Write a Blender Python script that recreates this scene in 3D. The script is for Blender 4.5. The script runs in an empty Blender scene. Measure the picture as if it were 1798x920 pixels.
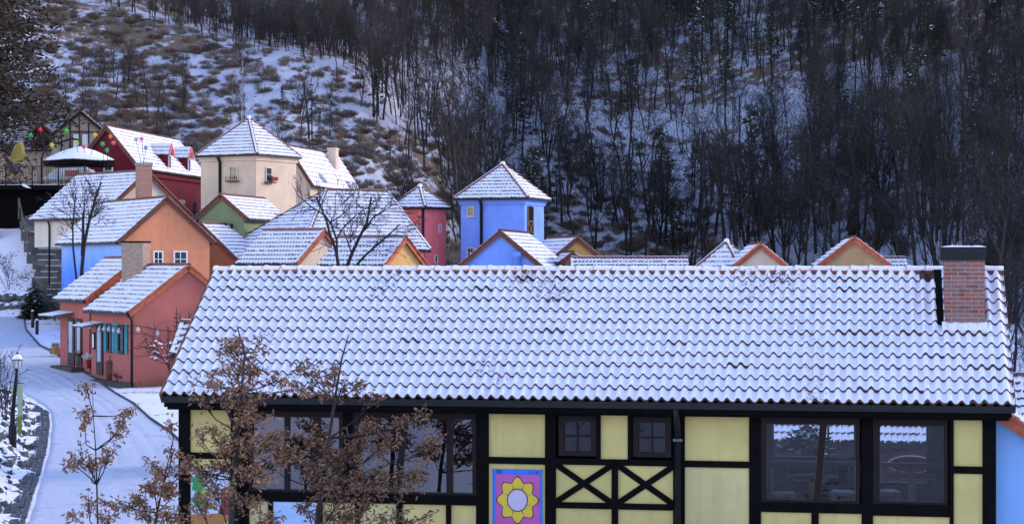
import bpy, math, random
from mathutils import Vector, Matrix, noise
V = Vector
random.seed(7)
R = math.radians
scene = bpy.context.scene

# ------------------------------------------------------------------ camera
EYE = 5.6
cam_data = bpy.data.cameras.new('camera')
cam_data.sensor_width = 36.0
cam_data.lens = 70.08
cam_data.clip_end = 2000.0
camera = bpy.data.objects.new('camera', cam_data)
camera.location = (0, 0, EYE)
camera.rotation_euler = (R(90), 0, 0)
scene.collection.objects.link(camera)
scene.camera = camera

# ------------------------------------------------------------------ sky and sun
TO_SUN = V((0.88, 0.25, 0.32)).normalized()
world = bpy.data.worlds.new('World')
scene.world = world
world.use_nodes = True
wn = world.node_tree.nodes
wl = world.node_tree.links
sky = wn.new('ShaderNodeTexSky')
sky.sky_type = 'NISHITA'
sky.sun_disc = False
sky.sun_elevation = math.asin(TO_SUN.z)
sky.sun_rotation = math.atan2(TO_SUN.x, TO_SUN.y)
sky.air_density = 1.3
sky.dust_density = 0.3
sky.ozone_density = 1.7
tint = wn.new('ShaderNodeMix'); tint.data_type = 'RGBA'; tint.blend_type = 'MULTIPLY'   # clear, slightly violet winter sky
tint.inputs['Factor'].default_value = 1.0; tint.inputs['B'].default_value = (1.04, 0.945, 1.12, 1)
wl.new(sky.outputs[0], tint.inputs['A']); wl.new(tint.outputs['Result'], wn['Background'].inputs[0])
wn['Background'].inputs[1].default_value = 0.15
sun_data = bpy.data.lights.new('sun', 'SUN')
sun_data.energy = 0.82
sun_data.angle = R(12)
sun_data.color = (1.0, 0.85, 0.68)
sun = bpy.data.objects.new('sun', sun_data)
sun.rotation_euler = TO_SUN.to_track_quat('Z', 'Y').to_euler()
sun.location = (60, -10, 60)
scene.collection.objects.link(sun)
scene.view_settings.view_transform = 'Standard'
scene.view_settings.look = 'None'
scene.view_settings.gamma = 1.0
scene.view_settings.exposure = 1.68
scene.render.engine = 'CYCLES'

# ------------------------------------------------------------------ helpers
col = scene.collection
WORLD_ROOTS = {}

def link(o, parent=None):
    col.objects.link(o)
    if parent is not None:
        o.parent = parent
        if parent.name in WORLD_ROOTS:
            o.matrix_parent_inverse = Matrix.Translation(-WORLD_ROOTS[parent.name])
    return o

def tag(o, label=None, cat=None, group=None, kind=None):
    if label: o['label'] = label
    if cat: o['category'] = cat
    if group: o['group'] = group
    if kind: o['kind'] = kind
    return o

def thing(name, label, cat, loc, group=None):
    """an Empty at a thing's base whose parts are meshed in world coordinates"""
    e = bpy.data.objects.new(name, None)
    e.empty_display_size = 0.3
    e.location = V(loc)
    col.objects.link(e)
    WORLD_ROOTS[e.name] = V(loc)
    return tag(e, label, cat, group)

class MB:
    def __init__(self):
        self.v = []; self.f = []; self.m = []
    def add(self, vs, fs, m=0):
        b = len(self.v)
        self.v.extend([tuple(p) for p in vs])
        for q in fs:
            self.f.append(tuple(b + i for i in q))
            self.m.append(m)
    def box(self, c, size, axes=None, m=0):
        ax = axes or (V((1, 0, 0)), V((0, 1, 0)), V((0, 0, 1)))
        c = V(c); h = [s / 2 for s in size]
        vs = [c + ax[0] * (h[0] * i) + ax[1] * (h[1] * j) + ax[2] * (h[2] * k)
              for i in (-1, 1) for j in (-1, 1) for k in (-1, 1)]
        self.add(vs, [(0, 1, 3, 2), (4, 6, 7, 5), (0, 4, 5, 1), (2, 3, 7, 6), (0, 2, 6, 4), (1, 5, 7, 3)], m)
    def beam(self, a, b, w, t, n, m=0):
        """bar from a to b, w wide across, t thick along n"""
        a = V(a); b = V(b); u = (b - a)
        L = u.length; u.normalize(); n = V(n).normalized(); s = n.cross(u).normalized()
        self.box((a + b) / 2, (L, w, t), (u, s, n), m)
    def tube(self, pts, rad, sides=6, m=0, cap=True):
        pts = [V(p) for p in pts]; rings = []
        if not hasattr(rad, '__len__'): rad = [rad] * len(pts)
        vs = []; n = len(pts)
        ref = None
        for i, p in enumerate(pts):
            t = (pts[min(i + 1, n - 1)] - pts[max(i - 1, 0)]).normalized()
            if ref is None or abs(ref.dot(t)) > 0.98:
                ref = V((0, 0, 1)) if abs(t.z) < 0.9 else V((1, 0, 0))
            x = (ref - t * ref.dot(t)).normalized(); y = t.cross(x); ref = x
            for k in range(sides):
                a = 2 * math.pi * k / sides
                vs.append(p + x * (math.cos(a) * rad[i]) + y * (math.sin(a) * rad[i]))
        fs = []
        for i in range(n - 1):
            for k in range(sides):
                k2 = (k + 1) % sides
                fs.append((i * sides + k, i * sides + k2, (i + 1) * sides + k2, (i + 1) * sides + k))
        if cap:
            fs.append(tuple(range(sides))[::-1]); fs.append(tuple((n - 1) * sides + k for k in range(sides)))
        self.add(vs, fs, m)
    def lathe(self, c, prof, sides=12, m=0):
        """prof: list of (radius, z) from bottom to top round a vertical axis at c"""
        c = V(c); vs = []; fs = []
        for r, z in prof:
            for k in range(sides):
                a = 2 * math.pi * k / sides
                vs.append(c + V((math.cos(a) * r, math.sin(a) * r, z)))
        for i in range(len(prof) - 1):
            for k in range(sides):
                k2 = (k + 1) % sides
                fs.append((i * sides + k, i * sides + k2, (i + 1) * sides + k2, (i + 1) * sides + k))
        fs.append(tuple(range(sides))[::-1]); fs.append(tuple((len(prof) - 1) * sides + k for k in range(sides)))
        self.add(vs, fs, m)
    def prism(self, poly, off, m=0):
        """polygon (list of points) extruded by vector off"""
        n = len(poly); off = V(off); poly = [V(p) for p in poly]
        vs = poly + [p + off for p in poly]
        fs = [tuple(range(n))[::-1], tuple(range(n, 2 * n))]
        fs += [(i, (i + 1) % n, n + (i + 1) % n, n + i) for i in range(n)]
        self.add(vs, fs, m)
    def ball(self, c, r, m=0, seg=8, rings=5, sq=(1, 1, 1)):
        prof = [(max(0.02 * r, math.sin(math.pi * i / rings) * r), -math.cos(math.pi * i / rings) * r) for i in range(rings + 1)]
        c = V(c); b = len(self.v); self.lathe((0, 0, 0), prof, seg, m)
        for i in range(b, len(self.v)):
            p = self.v[i]; self.v[i] = (c.x + p[0] * sq[0], c.y + p[1] * sq[1], c.z + p[2] * sq[2])
    def mesh(self, name, mats, smooth=False):
        me = bpy.data.meshes.new(name)
        me.from_pydata(self.v, [], self.f)
        for mt in (mats if isinstance(mats, (list, tuple)) else [mats]): me.materials.append(mt)
        if any(self.m): me.polygons.foreach_set('material_index', self.m)
        if smooth: me.polygons.foreach_set('use_smooth', [True] * len(self.f))
        me.update()
        return me
    def build(self, name, mats, parent=None, smooth=False, label=None, kind=None):
        o = bpy.data.objects.new(name, self.mesh(name, mats, smooth))
        link(o, parent)
        return tag(o, label, None, None, kind)

def place(name, me, parent, mat4, label=None):
    o = bpy.data.objects.new(name, me)
    link(o, parent)
    o.matrix_basis = mat4
    if label: o['label'] = label
    return o

def frame4(o, x, y, z):
    return Matrix(((x.x, y.x, z.x, o.x), (x.y, y.y, z.y, o.y), (x.z, y.z, z.z, o.z), (0, 0, 0, 1)))

def interp(x, xs, ys):
    if x <= xs[0]: return ys[0]
    for i in range(len(xs) - 1):
        if x <= xs[i + 1]:
            t = (x - xs[i]) / (xs[i + 1] - xs[i]); return ys[i] + t * (ys[i + 1] - ys[i])
    return ys[-1]

def sstep(a, b, x):
    t = min(1, max(0, (x - a) / (b - a))); return t * t * (3 - 2 * t)

# ------------------------------------------------------------------ materials
def new_mat(name):
    m = bpy.data.materials.new(name); m.use_nodes = True
    nt = m.node_tree; b = nt.nodes['Principled BSDF']
    return m, nt, b

def N(nt, typ, **kw):
    n = nt.nodes.new(typ)
    for k, v in kw.items(): setattr(n, k, v)
    return n

def noise_node(nt, scale, detail=4, rough=0.6, coord='pos', stretch=None):
    if coord == 'pos': src = N(nt, 'ShaderNodeNewGeometry').outputs['Position']
    else: src = N(nt, 'ShaderNodeTexCoord').outputs['Object']
    if stretch:
        mp = N(nt, 'ShaderNodeMapping'); mp.inputs['Scale'].default_value = stretch
        nt.links.new(src, mp.inputs['Vector']); src = mp.outputs[0]
    n = N(nt, 'ShaderNodeTexNoise'); n.inputs['Scale'].default_value = scale
    n.inputs['Detail'].default_value = detail; n.inputs['Roughness'].default_value = rough
    nt.links.new(src, n.inputs['Vector'])
    return n.outputs['Fac']

def ramp(nt, fac, stops):
    r = N(nt, 'ShaderNodeValToRGB'); e = r.color_ramp.elements
    while len(e) < len(stops): e.new(0.5)
    for i, (p, c) in enumerate(stops):
        e[i].position = p; e[i].color = (*c, 1) if len(c) == 3 else c
    nt.links.new(fac, r.inputs[0]); return r.outputs[0]

def mixc(nt, fac, a, b):
    m = N(nt, 'ShaderNodeMix', data_type='RGBA')
    def put(s, v):
        if isinstance(v, (tuple, list)): s.default_value = (*v, 1)
        else: nt.links.new(v, s)
    if isinstance(fac, (int, float)): m.inputs['Factor'].default_value = fac
    else: nt.links.new(fac, m.inputs['Factor'])
    put(m.inputs['A'], a); put(m.inputs['B'], b); return m.outputs['Result']

def bump(nt, b, h, strength=0.3, dist=0.02):
    n = N(nt, 'ShaderNodeBump'); n.inputs['Strength'].default_value = strength; n.inputs['Distance'].default_value = dist
    nt.links.new(h, n.inputs['Height']); nt.links.new(n.outputs[0], b.inputs['Normal'])

def simple(name, c, rough=0.7, var=0.18, scale=3.0, bmp=0.2, metal=0.0, spec=0.3, fine=40.0, obj_var=0.0):
    m, nt, b = new_mat(name)
    f = noise_node(nt, scale, 5)
    lo = tuple(x * (1 - var) for x in c); hi = tuple(min(1, x * (1 + var)) for x in c)
    out = ramp(nt, f, [(0.3, lo), (0.7, hi)])
    if obj_var:
        oi = N(nt, 'ShaderNodeObjectInfo'); hs = N(nt, 'ShaderNodeHueSaturation')
        mr = N(nt, 'ShaderNodeMapRange'); mr.inputs[3].default_value = 1 - obj_var; mr.inputs[4].default_value = 1 + obj_var
        nt.links.new(oi.outputs['Random'], mr.inputs[0]); nt.links.new(mr.outputs[0], hs.inputs['Value'])
        nt.links.new(out, hs.inputs['Color']); out = hs.outputs[0]
    nt.links.new(out, b.inputs['Base Color'])
    b.inputs['Roughness'].default_value = rough; b.inputs['Metallic'].default_value = metal
    b.inputs['Specular IOR Level'].default_value = spec
    if bmp: bump(nt, b, noise_node(nt, fine, 4), bmp, 0.01)
    return m

def plaster(name, c, streak=0.38):
    """painted render: mottled, faint rain streaks, fine grain"""
    m, nt, b = new_mat(name)
    f1 = noise_node(nt, 0.9, 6, 0.65)
    f2 = noise_node(nt, 2.2, 4, 0.6, stretch=(3.0, 3.0, 0.25))
    base = ramp(nt, f1, [(0.3, tuple(x * 0.80 for x in c)), (0.72, tuple(min(1, x * 1.08) for x in c))])
    dirt = ramp(nt, f2, [(0.52, (0, 0, 0)), (0.75, (1, 1, 1))])
    mul = N(nt, 'ShaderNodeMath', operation='MULTIPLY'); mul.inputs[1].default_value = streak
    nt.links.new(dirt, mul.inputs[0])
    nt.links.new(mixc(nt, mul.outputs[0], base, tuple(x * 0.55 + 0.02 for x in c)), b.inputs['Base Color'])
    b.inputs['Roughness'].default_value = 0.85; b.inputs['Specular IOR Level'].default_value = 0.2
    bump(nt, b, noise_node(nt, 60, 3), 0.25, 0.006)
    return m

def snow_mat(name, under, cover=0.62, scale=9.0, soft=0.06, under2=None, big=None, col=(0.84, 0.80, 0.87)):
    """snow lying on another surface, which shows where the cover is thin"""
    m, nt, b = new_mat(name)
    f = noise_node(nt, scale, 7, 0.72)
    if big:
        g = noise_node(nt, big, 4, 0.6)
        mm = N(nt, 'ShaderNodeMath', operation='MULTIPLY_ADD'); mm.inputs[1].default_value = 0.7
        nt.links.new(g, mm.inputs[0])
        s = N(nt, 'ShaderNodeMath', operation='SUBTRACT'); nt.links.new(f, s.inputs[0]); s.inputs[1].default_value = 0.35
        nt.links.new(s.outputs[0], mm.inputs[2]); f = mm.outputs[0]
    k = ramp(nt, f, [(cover, (0, 0, 0)), (cover + soft, (1, 1, 1))])
    un = under
    if under2: un = mixc(nt, noise_node(nt, scale * 0.4, 3), under, under2)
    sn = ramp(nt, noise_node(nt, 1.3, 5), [(0.3, tuple(x * 0.93 for x in col)), (0.7, col)])
    nt.links.new(mixc(nt, k, sn, un), b.inputs['Base Color'])
    b.inputs['Roughness'].default_value = 0.75; b.inputs['Specular IOR Level'].default_value = 0.25
    bump(nt, b, noise_node(nt, 30 if scale > 2 else 4.5, 5), 0.35 if scale > 2 else 0.8, 0.012 if scale > 2 else 0.06)
    return m

TERRA = (0.16, 0.060, 0.038)
M = {}
M['snow'] = snow_mat('snow', (0.2, 0.15, 0.1), 0.74)
M['road_snow'] = snow_mat('packed snow', (0.27, 0.275, 0.33), 0.54, 1.2, 0.3, col=(0.52, 0.52, 0.59))
M['tile_snow'] = snow_mat('snow on tiles', TERRA, 0.65, 16.0, 0.06, big=0.7)
M['far_tile_snow'] = snow_mat('snow on distant tiles', (0.30, 0.13, 0.08), 0.665, 10.0, 0.05)
M['bank_snow'] = snow_mat('snow over dead grass', (0.10, 0.075, 0.045), 0.60, 7.0, 0.05, (0.16, 0.12, 0.07), big=0.5)
M['terra_far'] = simple('weathered dark tile edge', (0.075, 0.045, 0.038), 0.85, 0.45, 5.0, 0.2)
M['tile_lip'] = simple('tile edge', (0.070, 0.031, 0.022), 0.85, 0.5, 10.0, 0.3, obj_var=0.3)
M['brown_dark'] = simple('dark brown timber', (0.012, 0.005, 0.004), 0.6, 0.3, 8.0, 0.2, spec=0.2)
M['needles_brown'] = simple('brown dry needles', (0.045, 0.032, 0.023), 0.9, 0.5, 1.5, 0.0)
M['terra'] = simple('terracotta', TERRA, 0.75, 0.45, 14.0, 0.3, obj_var=0.25)
M['terra_red'] = simple('red terracotta', (0.40, 0.10, 0.045), 0.7, 0.35, 6.0, 0.3, obj_var=0.3)
M['timber'] = simple('black stained timber', (0.0042, 0.0036, 0.0034), 0.75, 0.4, 6.0, 0.35, spec=0.06)
M['brown'] = simple('red brown timber', (0.028, 0.009, 0.007), 0.5, 0.3, 8.0, 0.25)
M['black_metal'] = simple('black painted metal', (0.007, 0.0075, 0.009), 0.5, 0.3, 8.0, 0.05, spec=0.25)
M['grey_metal'] = simple('grey metal', (0.10, 0.11, 0.12), 0.45, 0.3, 8.0, 0.05, metal=0.4)
M['mortar'] = simple('mortar', (0.42, 0.39, 0.33), 0.9, 0.2, 20.0, 0.4)
M['stone'] = simple('grey rock', (0.10, 0.095, 0.09), 0.85, 0.5, 3.0, 0.7, fine=9.0, obj_var=0.35)
M['paver'] = simple('dark granite sett', (0.075, 0.075, 0.08), 0.8, 0.4, 6.0, 0.4)
M['bark'] = simple('bark', (0.036, 0.028, 0.024), 0.9, 0.4, 3.0, 0.3, obj_var=0.3)
M['bark_dark'] = simple('dark bark', (0.022, 0.018, 0.016), 0.9, 0.4, 3.0, 0.3, obj_var=0.3)
M['twig'] = simple('twigs', (0.031, 0.026, 0.024), 0.9, 0.3, 3.0, 0.0, obj_var=0.35)
M['leaf'] = simple('dead oak leaf', (0.175, 0.088, 0.049), 0.75, 0.6, 9.0, 0.1, obj_var=0.3)
M['leaf_pale'] = simple('pale dead oak leaf', (0.25, 0.135, 0.07), 0.75, 0.4, 9.0, 0.1, obj_var=0.3)
M['scrub'] = simple('dry scrub', (0.15, 0.098, 0.070), 0.9, 0.45, 0.6, 0.0, obj_var=0.4)
M['scrub_grey'] = simple('grey dry scrub', (0.155, 0.127, 0.103), 0.9, 0.45, 0.6, 0.0, obj_var=0.4)
M['needles'] = simple('evergreen needles', (0.022, 0.033, 0.022), 0.85, 0.5, 2.0, 0.0, obj_var=0.35)
M['needles_snow'] = simple('snow on needles', (0.72, 0.75, 0.80), 0.8, 0.1, 4.0, 0.0)
M['wood'] = simple('warm wood', (0.22, 0.10, 0.04), 0.6, 0.35, 5.0, 0.2)
M['wood_grey'] = simple('weathered wood', (0.12, 0.10, 0.085), 0.85, 0.3, 5.0, 0.3)
M['white'] = simple('white paint', (0.72, 0.72, 0.70), 0.5, 0.08, 5.0, 0.05)
M['teal'] = simple('teal paint', (0.02, 0.20, 0.23), 0.55, 0.2, 5.0, 0.05)
M['concrete'] = simple('concrete', (0.22, 0.21, 0.20), 0.9, 0.25, 3.0, 0.4)
M['kerb'] = simple('dark kerb', (0.05, 0.05, 0.052), 0.85, 0.3, 4.0, 0.4)
M['yellow'] = plaster('yellow render', (0.65, 0.51, 0.18), 0.45)
M['yellow_pale'] = plaster('pale yellow render', (0.61, 0.50, 0.21), 0.45)
M['pink'] = plaster('old pink render', (0.42, 0.122, 0.095))
M['orange'] = plaster('apricot render', (0.70, 0.265, 0.13))
M['orange_brown'] = plaster('brown orange render', (0.42, 0.16, 0.075))
M['cream'] = plaster('cream render', (0.61, 0.46, 0.33), 0.2)
M['offwhite'] = plaster('off white render', (0.62, 0.52, 0.41), 0.2)
M['darkred'] = plaster('crimson render', (0.12, 0.009, 0.016))
M['red'] = plaster('red render', (0.92, 0.19, 0.17), 0.2)
M['blue'] = plaster('bright blue render', (0.20, 0.33, 0.80), 0.1)
M['sky_blue'] = plaster('sky blue render', (0.26, 0.46, 0.78), 0.12)
M['green'] = plaster('green render', (0.23, 0.26, 0.125))
M['gold'] = plaster('golden render', (0.66, 0.38, 0.12), 0.15)
M['ochre'] = plaster('ochre render', (0.45, 0.27, 0.13), 0.15)
M['tan'] = plaster('tan render', (0.55, 0.42, 0.30))

def mural_mat():
    """blue wall paint blended from a pale to a deep blue down the wall"""
    m, nt, b = new_mat('blue mural render')
    g = N(nt, 'ShaderNodeNewGeometry'); sx = N(nt, 'ShaderNodeSeparateXYZ'); nt.links.new(g.outputs['Position'], sx.inputs[0])
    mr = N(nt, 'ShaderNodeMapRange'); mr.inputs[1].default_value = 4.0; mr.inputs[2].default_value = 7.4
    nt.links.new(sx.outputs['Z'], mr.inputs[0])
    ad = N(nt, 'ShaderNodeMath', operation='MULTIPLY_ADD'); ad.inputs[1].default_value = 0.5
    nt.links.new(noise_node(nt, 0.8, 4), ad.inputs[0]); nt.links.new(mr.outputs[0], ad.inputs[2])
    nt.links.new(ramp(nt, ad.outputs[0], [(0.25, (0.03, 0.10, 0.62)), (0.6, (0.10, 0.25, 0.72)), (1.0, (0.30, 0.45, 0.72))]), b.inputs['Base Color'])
    b.inputs['Roughness'].default_value = 0.85
    return m
M['mural'] = mural_mat()

def glass_mat(name, ior, tint, rough=0.0):
    m, nt, b = new_mat(name)
    nt.nodes.remove(b)
    o = nt.nodes['Material Output']
    fr = N(nt, 'ShaderNodeFresnel'); fr.inputs[0].default_value = ior
    t = N(nt, 'ShaderNodeBsdfTransparent'); t.inputs[0].default_value = (*tint, 1)
    g = N(nt, 'ShaderNodeBsdfGlossy'); g.inputs['Roughness'].default_value = rough
    bp = N(nt, 'ShaderNodeBump'); bp.inputs['Strength'].default_value = 0.05; bp.inputs['Distance'].default_value = 0.01
    nt.links.new(noise_node(nt, 2.5, 2), bp.inputs['Height']); nt.links.new(bp.outputs[0], g.inputs['Normal'])
    mx = N(nt, 'ShaderNodeMixShader')
    nt.links.new(fr.outputs[0], mx.inputs[0]); nt.links.new(t.outputs[0], mx.inputs[1]); nt.links.new(g.outputs[0], mx.inputs[2])
    nt.links.new(mx.outputs[0], o.inputs[0])
    return m
M['glass'] = glass_mat('double glazing', 2.4, (0.70, 0.74, 0.75))
M['glass_clear'] = glass_mat('clear glazing', 1.6, (0.78, 0.80, 0.82))
M['dark_glass'] = simple('dark window glass', (0.012, 0.016, 0.018), 0.08, 0.3, 1.5, 0.0, spec=0.8)
M['pale_glass'] = simple('curtained window glass', (0.34, 0.40, 0.45), 0.15, 0.2, 1.5, 0.0, spec=0.6)
M['bulb'] = simple('pearl bulb glass', (0.42, 0.41, 0.40), 0.15, 0.1, 4.0, 0.0, spec=0.6)

def brick_mat(name, c1, c2, mortar, scale):
    m, nt, b = new_mat(name)
    tc = N(nt, 'ShaderNodeTexCoord'); sx = N(nt, 'ShaderNodeSeparateXYZ'); nt.links.new(tc.outputs['Object'], sx.inputs[0])
    a = N(nt, 'ShaderNodeMath', operation='ADD'); nt.links.new(sx.outputs['X'], a.inputs[0]); nt.links.new(sx.outputs['Y'], a.inputs[1])
    cb = N(nt, 'ShaderNodeCombineXYZ'); nt.links.new(a.outputs[0], cb.inputs['X']); nt.links.new(sx.outputs['Z'], cb.inputs['Y'])
    br = N(nt, 'ShaderNodeTexBrick'); br.inputs['Scale'].default_value = scale
    br.inputs['Color1'].default_value = (*c1, 1); br.inputs['Color2'].default_value = (*c2, 1); br.inputs['Mortar'].default_value = (*mortar, 1)
    br.inputs['Mortar Size'].default_value = 0.018
    nt.links.new(cb.outputs[0], br.inputs['Vector'])
    nt.links.new(br.outputs['Color'], b.inputs['Base Color']); b.inputs['Roughness'].default_value = 0.9
    bump(nt, b, br.outputs['Fac'], -0.4, 0.01)
    return m
M['brick_red'] = brick_mat('far red brick', (0.24, 0.08, 0.05), (0.33, 0.14, 0.09), (0.3, 0.27, 0.23), 4.0)
M['brick_tan'] = brick_mat('far tan brick', (0.34, 0.23, 0.15), (0.26, 0.15, 0.10), (0.33, 0.30, 0.26), 4.0)

def brick_piece():
    m, nt, b = new_mat('red brick')
    oi = N(nt, 'ShaderNodeObjectInfo')
    c = ramp(nt, oi.outputs['Random'], [(0.0, (0.16, 0.035, 0.025)), (0.35, (0.27, 0.065, 0.045)), (0.7, (0.33, 0.10, 0.07)), (1.0, (0.20, 0.11, 0.10))])
    st = ramp(nt, noise_node(nt, 7.0, 5), [(0.4, (0, 0, 0)), (0.75, (1, 1, 1))])
    nt.links.new(mixc(nt, st, c, (0.19, 0.14, 0.13)), b.inputs['Base Color'])
    b.inputs['Roughness'].default_value = 0.9
    bump(nt, b, noise_node(nt, 45, 4), 0.5, 0.008)
    return m
M['brick'] = brick_piece()

def flat(name, c, rough=0.6):
    return simple(name, c, rough, 0.06, 6.0, 0.0)

# ------------------------------------------------------------------ terrain
LEFT_Y = [20, 30, 42.6, 46.3, 49.2, 53.8, 59.1, 61.9, 63.8, 67.3, 72.5, 76.5, 79.5, 82]
LEFT_X = [-8.6, -9.2, -10.36, -11.07, -11.6, -12.5, -13.65, -14.34, -15.0, -16.5, -18.9, -23, -30, -45]
KERB = [(-24.6, 104), (-23.81, 97.2), (-22.0, 90.2), (-19.74, 83.3), (-18.26, 80.0), (-16.63, 75.7), (-14.82, 71.2), (-13.45, 67.35),
        (-12.16, 64.1), (-11.01, 60.5), (-9.8, 57.2), (-8.74, 53.8), (-7.6, 49.5), (-6.6, 44.0)]

def road_z(y):
    return interp(y, [-60, 0, 20, 30, 42.6, 70, 100, 130], [6, 4, 1.4, 0.2, 0, 1.3, 3.1, 4.6])

def hill_foot(px):
    return interp(px, [-400, 500, 640, 760, 880, 1200, 1900, 2600], [126, 128, 134, 152, 178, 176, 128, 118])

def hill_z(x, y):
    px = 899 + 3500 * x / max(y, 40)
    d0 = hill_foot(px)
    sl = interp(px, [-400, 500, 700, 900, 2600], [0.37, 0.36, 0.38, 0.50, 0.52])
    t = y - d0
    if t < -20: return -50
    z = interp(px, [900, 1300, 1800, 2400], [6.0, 4.0, -1.5, -2.5]) + (t * sl if t > 0 else t * 0.25)
    if t > 0:
        k = min(1, t / 15)
        n = noise.noise(V((x * 0.028, y * 0.03, 3.1))) * 4.0 + noise.noise(V((x * 0.075, y * 0.075, 7.7))) * 1.6 + noise.noise(V((x * 0.25, y * 0.25, 1.7))) * 0.4
        z += n * k
    return min(z, 90 + (z - 90) * 0.3) if z > 90 else z

def ground_z(x, y):
    z = road_z(y)
    if y < 82:
        s = interp(y, LEFT_Y, LEFT_X) - 0.62 - x
        if s > 0:
            z += 0.42 * (1 - math.exp(-s / 0.45)) + 0.13 * min(s, 14)
            z += 0.12 * noise.noise(V((x * 0.9, y * 0.9, 0))) * min(1, s)
    z -= 2.3 * sstep(36, 43, y) * (1 - sstep(56, 72, y)) * sstep(-3, 4, x)
    z -= 4.5 * sstep(5, 17, x) * sstep(48, 85, y)
    k = sstep(-20.3, -23.0, x)
    if y > 96.5:
        up = min(5.0, 0.56 * (y - 97)) if y > 97 else 0
        z += k * up + k * 0.18 * noise.noise(V((x * 0.8, y * 0.8, 4))) * min(1, (y - 96.5))
    p = sstep(108, 113, y) * sstep(-17, -21, x)
    z = z * (1 - p) + 9.5 * p
    q = sstep(96, 120, y) * (1 - p)
    z += q * 1.2
    z += 29 * sstep(40, 74, x) * (1 - sstep(105, 165, y))      # unseen ridge added out of frame to the right to shade the low village
    if y > 105:
        z = max(z, hill_z(x, y))
    return z

def grid(name, xs, ys, mat, fn, kind='structure'):
    mb = MB(); nx = len(xs)
    mb.v = [(x, y, fn(x, y)) for y in ys for x in xs]
    mb.f = [(j * nx + i, j * nx + i + 1, (j + 1) * nx + i + 1, (j + 1) * nx + i) for j in range(len(ys) - 1) for i in range(nx - 1)]
    mb.m = [0] * len(mb.f)
    return mb.build(name, mat, None, True, kind=kind)

def span(a, b, s):
    n = max(1, round((b - a) / s)); return [a + (b - a) * i / n for i in range(n + 1)]

def hill_mat():
    """forest floor: snow with leaf litter showing, more litter on the drier left spur"""
    m, nt, b = new_mat('hillside snow and litter')
    f = noise_node(nt, 0.42, 8, 0.74)
    f2 = noise_node(nt, 2.4, 5, 0.7)
    g = noise_node(nt, 0.06, 3, 0.5)
    s1 = N(nt, 'ShaderNodeMath', operation='MULTIPLY_ADD'); s1.inputs[1].default_value = 0.45
    nt.links.new(g, s1.inputs[0]); nt.links.new(f, s1.inputs[2])
    s2 = N(nt, 'ShaderNodeMath', operation='MULTIPLY_ADD'); s2.inputs[1].default_value = 0.35
    nt.links.new(f2, s2.inputs[0]); nt.links.new(s1.outputs[0], s2.inputs[2])
    gp = N(nt, 'ShaderNodeNewGeometry'); sz = N(nt, 'ShaderNodeSeparateXYZ'); nt.links.new(gp.outputs['Position'], sz.inputs[0])
    al = N(nt, 'ShaderNodeMapRange'); al.inputs[1].default_value = 20.0; al.inputs[2].default_value = 36.0; al.inputs[3].default_value = 0.0; al.inputs[4].default_value = 0.13   # litter under the closed canopy uphill
    nt.links.new(sz.outputs['Z'], al.inputs[0])
    s3 = N(nt, 'ShaderNodeMath', operation='ADD'); nt.links.new(s2.outputs[0], s3.inputs[0]); nt.links.new(al.outputs[0], s3.inputs[1]); s2 = s3
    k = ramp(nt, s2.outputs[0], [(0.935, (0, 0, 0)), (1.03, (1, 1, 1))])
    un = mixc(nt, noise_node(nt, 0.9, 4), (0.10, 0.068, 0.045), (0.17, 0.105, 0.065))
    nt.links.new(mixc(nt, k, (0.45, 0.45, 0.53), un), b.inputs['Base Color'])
    b.inputs['Roughness'].default_value = 0.9
    bump(nt, b, f2, 0.6, 0.3)
    return m
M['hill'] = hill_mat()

gx = span(-140, -34, 6) + span(-33.5, 16, 0.62) + span(18, 140, 6)
gy = span(-70, 34, 2.6) + span(34.6, 112, 0.62) + span(113, 126, 1.6)
grid('ground', gx, gy, M['bank_snow'], ground_z)
hx = span(-140, -60, 5) + span(-58, 76, 1.5) + span(80, 160, 5)
hy = span(126, 290, 1.6) + span(296, 420, 8)
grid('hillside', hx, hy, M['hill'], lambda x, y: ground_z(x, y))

# road: a sheet of packed snow between the rock bank and the kerb
def kerb_x(y):
    pts = sorted((p[1], p[0]) for p in KERB)
    return interp(y, [p[0] for p in pts], [p[1] for p in pts])
mb = MB(); ys = span(34, 103, 0.6); nc = 48
for y in ys:
    xl = max(interp(y, LEFT_Y, LEFT_X), -36) + 0.03
    xr = kerb_x(y) if y > 44 else -6.4
    for i in range(nc + 1):
        x = xl + (xr - xl) * i / nc
        e = min(i, nc - i) / nc
        mb.v.append((x, y, road_z(y) + 0.035 + 0.02 * noise.noise(V((x * 0.8, y * 0.5, 9))) - 0.022 * sum(math.exp(-((i / nc - c) / 0.022) ** 2) for c in (.34, .47, .62, .75)) - (0.03 if i in (0, nc) else 0)))
for j in range(len(ys) - 1):
    for i in range(nc):
        a = j * (nc + 1) + i
        mb.f.append((a, a + 1, a + nc + 2, a + nc + 1)); mb.m.append(0)
mb.build('road', M['road_snow'], None, True, kind='structure')

# kerb: dark stone edging along the right of the road, stone by stone
root = thing('road_kerb', 'thin dark stone kerb curving along the road below the pink house', 'kerb', (-13.4, 67, road_z(67)))
for (x0, y0), (x1, y1) in zip(KERB[1:-1], KERB[2:]):
    L = math.hypot(x1 - x0, y1 - y0); n = max(1, round(L / 0.9))
    for i in range(n):
        a = V((x0 + (x1 - x0) * (i + 0.02) / n, y0 + (y1 - y0) * (i + 0.02) / n, 0)); b = V((x0 + (x1 - x0) * (i + 0.98) / n, y0 + (y1 - y0) * (i + 0.98) / n, 0))
        a.z = road_z(a.y) + 0.03; b.z = road_z(b.y) + 0.03
        k = MB(); k.beam(a, b, 0.05, 0.08, (0, 0, 1)); k.build('kerb_stone', M['kerb'], root)

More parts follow.
